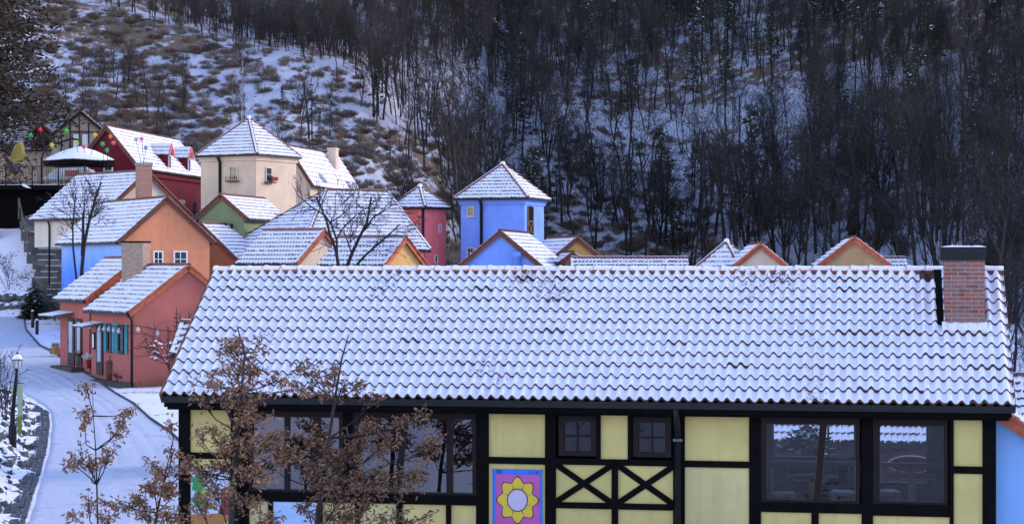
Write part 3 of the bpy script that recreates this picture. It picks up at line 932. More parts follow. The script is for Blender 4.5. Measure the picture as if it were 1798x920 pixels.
for i in range(8):
    for j in range(6): mb.f.append((i * 7 + j, (i + 1) * 7 + j, (i + 1) * 7 + j + 1, i * 7 + j + 1)); mb.m.append(0)
mb.build('cap_snow', M['snow'], ch, True)
mb = MB()
for i in range(15):
    x = CX0 - .04 + i * .049
    for j, (yy, zz) in enumerate(((-.10, .0), (-.09, .03), (-.05, .05), (.02, .055))):
        y = CY0 + yy; rz = RZ - DROP * (-y / RUN)
        mb.v.append(tuple(ML(x, y, rz + .05 + zz * (1 + .3 * noise.noise(V((i * .6, j, 5)))))))
for i in range(14):
    for j in range(3): mb.f.append((i * 4 + j, (i + 1) * 4 + j, (i + 1) * 4 + j + 1, i * 4 + j + 1)); mb.m.append(0)
mb.build('snow_ledge', M['snow'], ch, True)
mb = MB(); mb.beam(ML(CX0 - .065, CY0 + .03, RZ - DROP * (-(CY0 + .03) / RUN) + .07), ML(CX0 - .075, CY1 + .55, RZ - DROP * (-(CY1 + .55) / RUN) + .075), .11, .05, NV); mb.build('shadow_strip', M['timber'], ch)  # black strip standing in for the shadow along the chimney's left side

# -- posters fixed to the front wall
def quadm(mb, x0, x1, z0, z1, y, m=0):
    mb.add([ML(x0, y, z0), ML(x1, y, z0), ML(x1, y, z1), ML(x0, y, z1)], [(0, 1, 2, 3)], m)
def polym(mb, pts, y, m=0):
    mb.add([ML(x, y, z) for x, z in pts], [tuple(range(len(pts)))], m)
PB, PP = flat('print blue', (0.05, 0.17, 0.66)), flat('print magenta', (0.52, 0.10, 0.33))
PY, PL, PK = flat('print yellow', (0.72, 0.50, 0.05)), flat('print lilac', (0.58, 0.48, 0.58)), flat('print black', (0.01, 0.01, 0.012))
st = thing('stamp_poster', 'tall stamp shaped poster with blue perforated border and magenta field on yellow wall', 'poster', ML(5.66, YW, .9))
SX0, SX1, SZ0, SZ1 = 5.255, 6.055, .93, 2.385
mb = MB(); pts = []
def scallop(a, b, n):
    o = []
    for i in range(n):
        for t, k in ((0, 0), (.25, .012), (.5, .014), (.75, .012)):
            s = (i + t) / n; o.append((a[0] + (b[0] - a[0]) * s, a[1] + (b[1] - a[1]) * s, k))
    return o
edge = [(x, z + k) for x, z, k in scallop((SX0, SZ0), (SX1, SZ0), 26)] + [(x - k, z) for x, z, k in scallop((SX1, SZ0), (SX1, SZ1), 46)] + \
       [(x, z - k) for x, z, k in scallop((SX1, SZ1), (SX0, SZ1), 26)] + [(x + k, z) for x, z, k in scallop((SX0, SZ1), (SX0, SZ0), 46)]
mb.prism([ML(x, YW + .022, z) for x, z in edge], BY * .012); mb.build('sheet', PB, st)
mb = MB(); quadm(mb, SX0 + .055, SX1 - .055, SZ0 + .06, SZ1 - .09, YW + .018); mb.build('printed_field', PP, st)
# generic printed flower: yellow petals round a lilac heart
fl = MB(); cx, cz = 5.655, 1.90
def blob(cx, cz, rx, rz, n=20, wob=0.0, lobes=0):
    return [(cx + math.cos(2 * math.pi * i / n) * rx * (1 + wob * math.cos(lobes * 2 * math.pi * i / n)), cz + math.sin(2 * math.pi * i / n) * rz * (1 + wob * math.cos(lobes * 2 * math.pi * i / n))) for i in range(n)]
polym(fl, blob(cx, cz, .30, .33, 96, .13, 8), YW + .0155, 1)
polym(fl, blob(cx, cz, .285, .315, 96, .13, 8), YW + .013, 0)
fl.add([ML(cx + .012 * math.cos(a) + .26 * k * math.cos(b), YW + .0115, cz + .28 * k * math.sin(b)) for b in [i * math.pi / 4 + .39 for i in range(8)] for k, a in ((.62, 0), (.95, 0), (.62, 2))], [(3 * i, 3 * i + 1, 3 * i + 2) for i in range(8)], 1)
polym(fl, blob(cx, cz, .165, .18, 32), YW + .0105, 1); polym(fl, blob(cx, cz, .15, .165, 32), YW + .008, 2)
polym(fl, [(cx - .02, 1.58), (cx + .02, 1.58), (cx + .05, 1.0), (cx - .03, 1.0)], YW + .0145, 1)
polym(fl, [(cx, 1.2), (cx + .14, 1.34), (cx + .25, 1.33), (cx + .16, 1.2)], YW + .0125, 0)
polym(fl, [(cx, 1.12), (cx - .15, 1.28), (cx - .25, 1.26), (cx - .15, 1.13)], YW + .0125, 0)
fl.build('printed_flower', [PY, PK, PL], st)
def text(s, x, z, size, y, mat, parent, name='lettering'):
    cu = bpy.data.curves.new(name, 'FONT'); cu.body = s; cu.size = size
    o = bpy.data.objects.new(name, cu); me = bpy.data.meshes.new_from_object(o)
    me.materials.clear(); me.materials.append(mat); bpy.data.objects.remove(o)
    return place(name, me, parent, frame4(ML(x, y, z), DX, UP, -BY))
text('RF', SX0 + .065, SZ1 - .082, .088, YW + .0195, PK, st)
text('1,11€', SX1 - .245, SZ1 - .082, .078, YW + .0195, PK, st)

p2 = thing('storybook_poster', 'colourful poster of green bushes and a tan path beside the corner post', 'poster', ML(.66, YW, .9))
mb = MB(); mbox(mb, .345, .985, YW + .012, YW + .03, .95, 2.30); mb.build('sheet', flat('print pale blue', (0.55, 0.62, 0.75)), p2)
G1, G2, T1, T2 = flat('print green', (0.02, 0.30, 0.07)), flat('print lime', (0.40, 0.45, 0.05)), flat('print tan', (0.42, 0.19, 0.05)), flat('print rust', (0.23, 0.045, 0.03))
mb = MB(); mats = [G1, G2, T1, T2, flat('print white', (0.7, 0.7, 0.72))]
polym(mb, blob(.47, 2.05, .11, .14, 24, .16, 5), YW + .009, 0); polym(mb, blob(.50, 1.80, .14, .13, 24, .14, 6), YW + .0075, 0)
polym(mb, blob(.58, 1.92, .06, .05, 18, .2, 5), YW + .006, 1)
polym(mb, [(.346, 1.56), (.984, 1.60), (.984, 1.48), (.7, 1.30), (.346, 1.34)], YW + .0092, 2)
polym(mb, [(.346, 1.36), (.55, 1.36), (.72, 1.26), (.80, 1.0), (.346, 1.0)], YW + .0065, 0)
polym(mb, [(.80, 1.58), (.85, 1.75), (.84, 1.98), (.984, 2.02), (.984, 1.56)], YW + .0058, 3)
polym(mb, blob(.52, 1.66, .035, .035, 10, .3, 5), YW + .0055, 4); polym(mb, blob(.70, 1.70, .05, .05, 12, .25, 6), YW + .0055, 1)
mb.build('printed_picture', mats, p2)
p3 = thing('pale_blue_poster', 'plain pale blue poster below the left windows behind the oak leaves', 'poster', ML(2.05, YW, 1.0))
mb = MB(); mbox(mb, 1.72, 2.44, YW + .012, YW + .03, .95, 1.79); mb.build('sheet', flat('print sky blue', (0.42, 0.55, 0.78)), p3)

# -- things inside the room
def table(x, y, z0, zt, rad, label):
    t = thing('table', label, 'table', ML(x, y, z0), None)
    mb = MB(); mb.lathe(ML(x, y, 0), [(rad, zt - .04), (rad, zt)], 16); mb.build('table_top', M['wood'], t)
    mb = MB(); mb.box(ML(x, y, (z0 + zt) / 2), (.12, .12, zt - z0 - .04), AX); mb.build('pedestal', M['wood'], t)
    mb = MB(); mb.lathe(ML(x, y, 0), [(rad * .6, z0), (rad * .5, z0 + .05)], 12); mb.build('foot', M['wood'], t)
table(10.15, -.2, 1.42, 2.14, .42, 'round wooden table inside the window beside the slanting mullion')
table(11.72, -.3, 1.42, 2.20, .40, 'round wooden table inside the rightmost window')
def chair(x, y, face, label):
    t = thing('chair', label, 'chair', ML(x, y, 1.42)); s = .21
    f = DX * math.cos(face) + BY * math.sin(face); g = V((-f.y, f.x, 0)); c = ML(x, y, 0)
    def at(a, b, z): return c + f * a + g * b + UP * z
    mb = MB(); mb.box(at(0, 0, 1.87), (2 * s, 2 * s, .05), (f, g, UP)); mb.build('seat', M['grey_metal'], t)
    mb = MB(); mb.box(at(-s, 0, 2.13), (.04, 2 * s, .40), (f, g, UP)); mb.build('backrest', M['grey_metal'], t)
    for a in (-1, 1):
        for b in (-1, 1):
            mb = MB(); mb.box(at(a * (s - .03), b * (s - .03), 1.63), (.045, .045, .43), (f, g, UP)); mb.build('leg', M['wood'], t)
chair(9.68, -.5, 0.2, 'dark chair left of the table in the slanting mullion window')
chair(10.65, -.1, 3.0, 'dark chair right of the table in the slanting mullion window')
chair(11.30, .1, 0.3, 'dark chair at the table inside the rightmost window')
# balustrade at the back windows
t = thing('balustrade', 'brown wooden balustrade seen through the right hand windows', 'railing', ML(10.6, 1.9, 1.42))
mb = MB(); mbox(mb, 9.2, 12.6, 1.87, 1.95, 2.10, 2.17); mb.build('rail', M['brown'], t)
mb = MB(); mbox(mb, 9.2, 12.6, 1.885, 1.935, 1.50, 1.55); mb.build('rail', M['brown'], t)
for i in range(17):
    x = 9.25 + i * .208; mb = MB(); mbox(mb, x - .018, x + .018, 1.89, 1.93, 1.551, 2.099); mb.build('baluster', M['brown'], t)
# red oval sign board outside, on a white stand
t = thing('oval_sign', 'red oval signboard with pale rim seen through the rightmost window', 'sign', ML(11.75, 3.6, -1.5))
mb = MB(); mb.prism([ML(11.80 + math.cos(i * math.pi / 12) * .42, 3.6, 1.98 + math.sin(i * math.pi / 12) * .155) for i in range(24)], BY * .04); mb.build('rim', M['white'], t)
mb = MB(); mb.prism([ML(11.80 + math.cos(i * math.pi / 12) * .39, 3.585, 1.98 + math.sin(i * math.pi / 12) * .14) for i in range(24)], BY * .012); mb.build('board', flat('sign red', (0.13, 0.015, 0.015)), t)
mb = MB(); mb.tube([ML(11.80, 3.63, -1.6), ML(11.80, 3.63, 1.9)], .04, 8); mb.build('post', M['white'], t)

# -- neighbour house behind, seen through the windows
e0 = ML(7.0, 17.2, 1.45); 
nb = gable_house('rear_house', 'low house with snowy tiles glimpsed through the right hand windows', ML(7.0, 19.6, 2.9), math.degrees(math.atan2(DX.y, DX.x)), 7.5, 2.4, 1.75, -2.5, M['brown'], g=.3)
# -- lean-to at the right edge: blue wall, mono pitch roof falling to the right
lt = thing('blue_lean_to', 'pale blue lean-to with red verge tiles at the right edge beside the corner post', 'house', ML(14.3, -1.0, 0))
LZ, LD = 3.36, 0.66
mb = MB(); mb.prism([ML(12.93, -1.95, 0), ML(15.9, -1.95, 0), ML(15.9, -1.95, LZ - .12 - LD * 2.97), ML(12.93, -1.95, LZ - .12)], BY * 3.6); mb.build('wall', M['sky_blue'], lt)
mb = MB(); mb.prism([ML(12.91, -2.1, LZ), ML(16.0, -2.1, LZ - LD * 3.09), ML(16.0, -2.1, LZ - LD * 3.09 - .12), ML(12.91, -2.1, LZ - .12)], BY * 3.9); lroof = mb.build('roof', M['timber'], lt)
mb = MB(); slope(mb, ML(16.0, -2.1, LZ - LD * 3.09), ML(16.0, 1.8, LZ - LD * 3.09), ML(12.91, 1.8, LZ), ML(12.91, -2.1, LZ), w=.165, g=.276); mb.build('tile_courses', TILES, lroof, True, kind='stuff')
caps(lroof, 'verge_tile', ML(16.0, -2.06, LZ - LD * 3.09 + .02), ML(12.91, -2.06, LZ + .02), .36, .10, False, [M['terra_red'], M['terra_red']], False, (LD * DX + UP).normalized())
mb = MB(); mb.beam(ML(16.0, -2.125, LZ - LD * 3.09 - .03), ML(12.91, -2.125, LZ - .03), .16, .03, BY); mb.build('verge_board', M['terra_red'], lroof)
# -- low house further back at the right edge
gable_house('edge_house', 'house whose snowy tiled roof shows beyond the right end of the timbered house', V((11.4, 46.3, 2.95)), -10, 7, 2.5, 1.8, -4.5, M['offwhite'], g=.28)

# ------------------------------------------------------------------ the village houses
# -- pink house on the road
pk = gable_house('pink_house', 'old pink house with teal shutters and snowy roof beside the road', (-11.36, 70.0, 5.46), 122.4, 4.30, 2.22, 1.62, 0.4, M['pink'], joined=False, verge_mat=M['terra_red'])
pd, pq = pk.d, pk.q
def pw(t, z, out=0.0): return wallpt(pk, -1, t, z, out)
for i, (t0, t1) in enumerate(((.95, 1.45), (2.1, 2.5))):
    tm = (t0 + t1) / 2
    window(pk.root, pw(tm, 2.92), -pd, -pq, t1 - t0, .98, M['brown'], M['dark_glass'], .06, (1, 1))
for t in (.70, 1.62, 1.90, 2.70):
    mb = MB(); mb.box(pw(t, 2.92, .03), (.24, .045, 1.02), (pd, -pq, UP))
    s = mb.build('shutter', M['teal'], pk.root)
    for j in range(9):
        k = MB(); k.box(pw(t, 2.50 + j * .105, .058), (.18, .02, .035), (pd, -pq, UP)); k.build('slat', M['teal'], s)
def door(H, t, z0, w, h, glass, side=-1):
    c = wallpt(H, side, t, z0 + h / 2, .02)
    mb = MB(); mb.box(c, (w, .05, h), (H.d, H.q * side, UP)); o = mb.build('door', M['brown'], H.root)
    mb = MB(); mb.box(wallpt(H, side, t, z0 + h * .60, .05), (w * .55, .02, h * .66), (H.d, H.q * side, UP)); mb.build('pane', glass, o)
    mb = MB(); mb.tube([wallpt(H, side, t + w * .38, z0 + h * .48, .05), wallpt(H, side, t + w * .38, z0 + h * .48, .10)], .02, 6); mb.build('handle', M['grey_metal'], o)
    return o
door(pk, 3.28, 1.55, .62, 1.75, M['pale_glass'])
# awning over the door, menu board, wall lamp
mb = MB(); mb.prism([pw(3.0, 3.42, 0), pw(3.0, 3.30, .75), pw(3.0, 3.26, .75), pw(3.0, 3.36, 0)], pd * 1.15); aw = mb.build('awning', M['wood_grey'], pk.root)
mb = MB(); mb.prism([pw(3.02, 3.43, 0), pw(3.02, 3.31, .76), pw(3.02, 3.335, .76), pw(3.02, 3.46, 0)], pd * 1.11); mb.build('awning_snow', M['snow'], aw)
mb = MB(); mb.box(pw(3.86, 2.75, .03), (.22, .04, .60), (pd, -pq, UP)); bd = mb.build('menu_board', M['timber'], pk.root)
mb = MB(); mb.box(pw(3.86, 2.75, .055), (.14, .012, .50), (pd, -pq, UP)); mb.build('menu_sheet', M['white'], bd)
pipe(pk.root, [pw(.12, 3.75, .2), pw(.12, 3.6, .06), pw(.12, 1.0, .06)], .045)
# -- pink wing behind, set back along the road
pb = gable_house('pink_wing', 'pink wing with snowy roof and doorway beyond the tan chimney by the road', (-13.9, 74.2, 5.72), 125, 3.0, 2.12, 1.53, 0.6, M['pink'], joined=False, verge_mat=M['terra_red'])
door(pb, 1.75, 1.75, .60, 1.75, M['pale_glass']); door(pb, 1.0, 1.75, .5, 1.75, M['pale_glass'])
mb = MB(); mb.prism([wallpt(pb, -1, 1.55, 3.72), wallpt(pb, -1, 1.55, 3.60, .8), wallpt(pb, -1, 1.55, 3.56, .8), wallpt(pb, -1, 1.55, 3.66)], pb.d * 1.5); aw = mb.build('awning', M['wood_grey'], pb.root)
mb = MB(); mb.prism([wallpt(pb, -1, 1.57, 3.73), wallpt(pb, -1, 1.57, 3.61, .81), wallpt(pb, -1, 1.57, 3.64, .81), wallpt(pb, -1, 1.57, 3.76)], pb.d * 1.46); mb.build('awning_snow', M['snow'], aw)
# tan chimney between the two
cc = (-13.75, 72.9)
tc = thing('tan_chimney', 'broad tan brick chimney standing between the two pink roofs', 'chimney', (cc[0], cc[1], 4.6))
mb = MB(); ax2 = (V((.96, -.28, 0)).normalized(), V((.28, .96, 0)).normalized(), UP)
mb.box((cc[0], cc[1], 5.3), (.84, .62, 2.0), ax2); o = mb.build('stack', M['brick_tan'], tc)
mb = MB(); mb.box((cc[0], cc[1], 6.33), (.88, .66, .06), ax2); mb.build('cap', M['timber'], tc)

# -- apricot house with a blue side wall
oc = gable_house('apricot_house', 'apricot gabled house with two white windows and blue side wall', (-14.53, 84.0, 8.30), 119, 9.0, 2.15, 1.88, 1.0, M['orange'], joined=False)
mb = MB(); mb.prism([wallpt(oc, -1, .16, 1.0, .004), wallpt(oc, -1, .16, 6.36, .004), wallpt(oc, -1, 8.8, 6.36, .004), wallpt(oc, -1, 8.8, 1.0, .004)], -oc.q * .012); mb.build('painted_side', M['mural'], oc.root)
for s, w in ((-.36, .44), (.62, .62)):
    window(oc.root, gablept(oc, s, 5.72), oc.q, -oc.d, w, .70, M['white'], M['dark_glass'], .06, (2, 2))
# -- cream house with the tall brick chimney
cd = gable_house('cream_chimney_house', 'cream gabled house behind the apricot house with tall brick chimney', (-17.0, 93.0, 9.82), 133, 6.2, 2.67, 2.2, 6.3, M['offwhite'])
rw_ = thing('stone_terrace_wall', 'dark dry stone wall with snowy ledges below the cream chimney house', 'rock wall', (-20.0, 95, 3.0))
mb = MB(); mb.prism([(-21.2, 96.8, 2.0), (-17.2, 92.0, 2.0), (-15.0, 94.0, 2.0), (-19.5, 99.5, 2.0)], (0, 0, 4.25)); mb.build('core', M['stone'], rw_)
sp = []
for i in range(70):
    f = random.random(); zz = random.uniform(2.6, 6.2); r_ = random.uniform(.18, .38); lo = (6.3 - zz) * .28
    sp.append((-21.3 + 4.0 * f - lo * .7, 96.7 - 4.8 * f - lo * .6, zz, r_ * 1.2, r_, r_ * .6))
rocks(rw_, sp)
ca = V((-16.75, 92.4, 0))
chimney_simple(cd.root, (ca.x - .25, ca.y - .35), .56, .56, 8.2, 10.05, (.8, .6, 0), M['brick_red'], M['concrete'], .12)
pipe(cd.root, [wallpt(cd, -1, 4.6, 7.6, .15), wallpt(cd, -1, 4.6, 7.3, .06), wallpt(cd, -1, 4.6, 4.5, .06)])

# -- crimson house with two dormers
er = gable_house('crimson_house', 'crimson house with two gabled dormers in its snowy roof', (-22.0, 108.0, 12.95), 82, 12.7, 1.9, 2.3, 5.0, M['darkred'], oh=.15)
window(er.root, gablept(er, .10, 10.55), er.q, -er.d, .52, .75, M['white'], M['dark_glass'], .06, (1, 2)); window(er.root, gablept(er, -.9, 10.35), er.q, -er.d, .4, .5, M['white'], M['dark_glass'], .06)
def dormer(t, w, hgt):
    k = er.h / er.r
    f = er.A + er.d * t + er.q * (er.r * .93); z0 = er.A.z - er.h * .93
    zt = z0 + hgt; ap = zt + .52
    back = er.r * .93 - (er.A.z - zt) / k; backr = er.r * .93 - (er.A.z - ap) / k
    def p(s, dep, z): q = f + er.d * s - er.q * dep; return V((q.x, q.y, z))
    mb = MB(); mb.prism([p(-w, 0, z0 - .1), p(w, 0, z0 - .1), p(w, 0, zt), p(0, 0, ap - .08), p(-w, 0, zt)], -er.q * max(.3, back)); d0 = mb.build('dormer', M['darkred'], er.root)
    for s in (-1, 1):
        e0 = p(s * (w + .16), -.14, zt - .14); e1 = p(s * (w + .16), backr + .0, zt - .14)
        m2 = MB(); slope(m2, e0, e1, p(0, backr + .15, ap), p(0, -.14, ap)); m2.build('dormer_tiles', TILES, d0, True, kind='stuff')
        m2 = MB(); m2.beam(p(s * (w + .14), -.15, zt - .20), p(0, -.15, ap - .06), .10, .05, er.q); m2.build('dormer_verge', M['red'], d0)
    window(d0, p(0, 0, z0 + hgt * .46), er.d, er.q, .42, .80, M['white'], M['dark_glass'], .05, (1, 1), sill=False)
dormer(5.6, .36, 1.00); dormer(9.3, .36, 1.00)
mb = MB(); mb.beam(wallpt(er, 1, .2, 10.45, .07), wallpt(er, 1, 12.5, 10.45, .07), .14, .30, UP); mb.build('cornice', M['darkred'], er.root)
pipe(er.root, [wallpt(er, 1, 12.3, 10.3, .10), wallpt(er, 1, 12.3, 6, .06)], .10)
c = wallpt(er, 1, 10.7, 8.85, .01); mb = MB(); aw = .32
mb.prism([c + er.d * (math.cos(a) * aw) + UP * (math.sin(a) * aw) for a in [math.pi * i / 10 for i in range(11)]] + [c - er.d * aw - UP * .9, c + er.d * aw - UP * .9], er.q * .03); mb.build('arched_window', M['dark_glass'], er.root)
mb = MB(); mb.box(wallpt(er, 1, 8.2, 9.1, .02), (1.1, .03, .22), (er.d, er.q, UP)); mb.build('name_plate', M['concrete'], er.root)

# -- tan timber framed house up by the trees
tf = gable_house('tan_timbered_house', 'tan timber framed gable house with two pale shutters below the dark trees', (-26.4, 122.0, 14.80), 103, 6, 1.95, 1.62, 8.0, M['tan'], oh=.25, verge_mat=M['brown'])
for s in (-1.15, -.62, -.08, .48, 1.05):
    zt = 14.80 - abs(s) * .83 - .28; mb = MB(); mb.beam(gablept(tf, s, 8.0, .135), gablept(tf, s, zt, .135), .09, .04, tf.d); mb.build('post', M['brown'], tf.root)
mb = MB(); mb.beam(gablept(tf, -1.6, 13.55, .14), gablept(tf, 1.6, 13.55, .14), .09, .04, tf.d); mb.build('rail', M['brown'], tf.root)
for s in (-.30, .23): window(tf.root, gablept(tf, s + .03, 12.9, .14), tf.q, -tf.d, .40, 1.1, M['wood_grey'], M['white'], .03, sill=False)
tg = gable_house('tan_side_wing', 'snowy roofed wing with small dormer left of the tan timbered gable', (-27.0, 124.6, 14.55), 176, 5.5, 2.6, 2.1, 8.0, M['tan'])
chimney_simple(tf.root, (-27.35, 122.9), .50, .45, 13.3, 14.68, (1, 0, 0), M['brick_tan'], M['concrete'], .06)
mb = MB(); mb.lathe((-27.3, 122.9, 0), [(.12, 14.74), (.12, 15.05)], 8); mb.build('flue', M['black_metal'], tf.root)
dA = V((-28.85, 122.0, 14.1))
mb = MB(); mb.prism([dA + V((-.6, .1, -1.6)), dA + V((.6, .1, -1.6)), dA + V((.6, .1, -.55)), dA + V((0, .1, -.06)), dA + V((-.6, .1, -.55))], (0, 1.6, 0)); dm = mb.build('dormer', M['brown'], tg.root)
for s in (-1, 1):
    e = dA + V((s * .75, 0, -.62)); mb = MB(); slope(mb, e, e + V((0, 1.9, 0)), dA + V((0, 1.9, 0)), dA); mb.build('dormer_tiles', TILES, dm, True, kind='stuff')
    mb = MB(); mb.beam(e - V((0, .02, .06)), dA - V((0, .02, .06)), .10, .05, (0, 1, 0)); mb.build('dormer_verge', M['terra_red'], dm)
window(dm, dA + V((0, .1, -.9)), V((1, 0, 0)), V((0, -1, 0)), .5, .55, M['wood_grey'], M['dark_glass'], .05, (2, 1), sill=False)

# -- green gable, brown orange roof, cream and golden gables
gj = gable_house('green_house', 'green gabled house below the cream tower with snowy roof', (-13.45, 92.0, 8.68), 78, 6.2, 1.32, 1.10, 2.0, M['green'])
for s in (.28, .58):
    mb = MB(); b0 = gablept(gj, s, 7.10); b1 = gablept(gj, s, 7.16, .22)
    mb.tube([gablept(gj, .43, 7.02), gablept(gj, s, 7.0, .12), b1], .02, 6); lp = mb.build('wall_lamp', M['black_metal'], gj.root)
    mb = MB(); mb.lathe(b1, [(.03, 0), (.06, .04), (.075, .16), (.02, .22)], 8); mb.build('lantern', M['black_metal'], lp)
gable_house('brown_orange_house', 'snowy roofed house with brown orange gable right of the apricot gable', (-14.03, 90.0, 7.31), 68, 6.0, 2.08, 1.78, 1.0, M['orange_brown'])
gable_house('low_snowy_annex', 'thin snowy ridge between the green house and the hipped roof', (-12.97, 97.5, 7.44), 8, 3.1, 1.2, .9, 1.0, M['offwhite'])
gable_house('cream_gable_house', 'small cream gabled house behind the bare branching tree', (-7.15, 76.0, 6.80), 145, 3.1, 1.62, 1.27, 1.0, M['cream'], verge_mat=M['terra_red'])
gable_house('golden_gable_house', 'small golden yellow gabled house left of the red tower', (-3.83, 72.0, 6.48), 145.6, 3.1, 1.25, 1.0, 1.0, M['gold'], verge_mat=M['terra_red'])

# -- big hipped roof in the middle
A = V(((573 - 899) / 3500 * 92, 92, 5.6 + 125 / 3500 * 92)); d = V((math.cos(R(38)), math.sin(R(38)), 0)); q = V((d.y, -d.x, 0)); L, r, h = 3.4, 3.5, 2.75
hip = thing('hipped_roof_house', 'broad snowy hipped roof house between cream tower and red tower', 'house', (A.x, A.y, 1))
zz = V((0, 0, -h)); B = A + d * L
n1, n2, f1, f2 = A - d * r + q * r + zz, A - d * r - q * r + zz, B + q * r + zz, B - q * r + zz
mb = MB(); i_ = .3
mb.prism([V((p.x, p.y, 1)) for p in (A - d * (r - i_) + q * (r - i_), A - d * (r - i_) - q * (r - i_), B - d * .15 - q * (r - i_), B - d * .15 + q * (r - i_))], UP * (n1.z - 1.1)); mb.build('wall', M['red'], hip)
mb = MB(); mb.add([n1, n2, f2, f1, A, B], [(0, 3, 2, 1), (0, 1, 4), (0, 4, 5, 3), (1, 2, 5, 4), (2, 3, 5)])
for i in range(len(mb.v)): mb.v[i] = (mb.v[i][0], mb.v[i][1], mb.v[i][2] - .03)
hr = mb.build('roof', M['brown'], hip)
for a in ((n1, n2, A, A), (n1, f1, B, A), (f2, n2, A, B)):
    mb = MB(); slope(mb, *a); mb.build('tile_courses', TILES, hr, True, kind='stuff')
up3 = V((0, 0, .04))
for a, b in ((n1, A), (n2, A), (f1, B), (f2, B)): caps(hr, 'hip_tile', a + up3, b + up3, .3, .09, True, None, True)
caps(hr, 'ridge_tile', A + up3, B + up3, .33, .10, True, None, True)
mb = MB(); mb.beam(n1 - UP * .06, f1 - UP * .06, .1, .1, UP); mb.build('gutter', M['black_metal'], hr)

# -- towers
ht = tower('cream_tower', 'cream square tower with pyramid roof and flagpole', (-13.73, 104), 2.75, 16, 11.08, 13.05, 2.49, 3.0, M['cream'])
for k, t, z, gd in ((2, .60, 10.15, (2, 2)), (3, .30, 10.10, (1, 2))):
    c, rt, n = towpt(ht, k, t, z); w = window(ht.root, c, rt, n, .55, .75, M['offwhite'], M['dark_glass'], .06, gd)
    mb = MB(); mb.box(c - UP * .42 + n * .14, (.75, .22, .05), (rt, n, UP))
    for i in range(7): mb.box(c - UP * .30 + n * .24 + rt * (-.36 + i * .12), (.02, .02, .26), (rt, n, UP))
    bk = mb.build('flower_rack', M['black_metal'], w)
    if k == 3:
        mb = MB()
        for i in range(14): mb.ball(c - UP * (.30 - random.uniform(0, .14)) + n * .20 + rt * random.uniform(.0, .5), random.uniform(.06, .09), 0, 6, 4)
        mb.build('red_flowers', flat('red flowers', (.30, .01, .02)), w)
c, rt, n = towpt(ht, 2, .36, 0, .06); pipe(ht.root, [V((c.x, c.y, 11.0)) + n * .2, V((c.x, c.y, 10.7)), V((c.x, c.y, 6))], .075)
fp = thing('flagpole', 'thin pale mast rising behind the cream tower roof', 'mast', (-14.15, 104.6, 12.2))
mb = MB(); mb.tube([(-14.15, 104.6, 12.2), (-14.15, 104.6, 14.8), (-14.15, 104.6, 16.25)], [.026, .022, .014], 6); mb.build('pole', M['concrete'], fp)
mb = MB(); mb.lathe((-14.15, 104.6, 0), [(.05, 15.5), (.05, 15.62)], 6); mb.build('collar', M['concrete'], fp)
rt_ = tower('red_tower', 'slim red square tower with pyramid roof', (-4.53, 98), 1.50, 12.8, 8.25, 9.26, 1.30, 2.0, M['red'], cornice=False)
for k, t, z, w, h_ in ((2, .72, 7.25, .24, .42), (3, .70, 7.25, .2, .42), (3, .52, 5.75, .26, .40)):
    c, r_, n = towpt(rt_, k, t, z); window(rt_.root, c, r_, n, w, h_, M['white'], M['dark_glass'], .04, sill=False)
c, r_, n = towpt(rt_, 2, .97, 0, .05); pipe(rt_.root, [V((c.x, c.y, 8.2)), V((c.x, c.y, 5))], .07)
bt = tower('blue_tower', 'bright blue square tower with pyramid roof beside the forest', (-0.45, 98), 2.65, 27.2, 8.68, 10.36, 2.29, 2.0, M['blue'])
for z in (8.05, 6.05):
    c, r_, n = towpt(bt, 2, .155, z); window(bt.root, c, r_, n, .36, .50, M['offwhite'], M['dark_glass'], .05, (2, 2))
c, r_, n = towpt(bt, 2, .33, 0, .06); pipe(bt.root, [V((c.x, c.y, 8.6)) + n * .2, V((c.x, c.y, 8.35)), V((c.x, c.y, 5))], .075)
c, r_, n = towpt(bt, 3, .28, 7.55, 0)
mb = MB(); mb.box(c + n * .01, (.85, .03, 1.5), (r_, n, UP)); op = mb.build('tall_opening', M['dark_glass'], bt.root)
for a, b in (((-.40, -.72), (.40, .0)), ((.40, -.72), (-.40, .0)), ((-.40, .02), (.40, .02)), ((-.40, -.73), (.40, -.73)), ((-.41, -.73), (-.41, .73)), ((.41, -.73), (.41, .73))):
    mb = MB(); mb.beam(c + n * .05 + r_ * a[0] + UP * a[1], c + n * .05 + r_ * b[0] + UP * b[1], .05, .04, n); mb.build('brace_bar', M['wood'], op)

# -- cream house with steep roof behind the cream tower
ci = gable_house('steep_roof_house', 'steep snowy roofed cream house behind the cream tower with cream chimney', (-12.6, 112, 12.1), 78.2, 9.4, 1.5, 2.25, 4, M['cream'], g=.34)
c = ci.A + ci.d * 6.9 + ci.q * .55; chimney_simple(ci.root, (c.x, c.y), .62, .5, 10.3, 12.25, ci.d, M['cream'], M['cream'], .12)
for t, s in ((2.6, .78), (7.6, .88), (9.0 - .2, .9)):
    z = ci.A.z - ci.h * s; p = ci.A + ci.d * t + ci.q * (ci.r * s); nn = V((ci.q.x * ci.h, ci.q.y * ci.h, ci.r)).normalized(); sv = (V((ci.q.x * ci.r, ci.q.y * ci.r, -ci.h))).normalized()
    mb = MB(); mb.box(V((p.x, p.y, z)) + nn * .08, (.8, .55, .06), (ci.d, sv, nn)); o = mb.build('skylight', M['grey_metal'], ci.root)
    mb = MB(); mb.box(V((p.x, p.y, z)) + nn * .115, (.66, .42, .012), (ci.d, sv, nn)); mb.build('pane', M['pale_glass'], o)

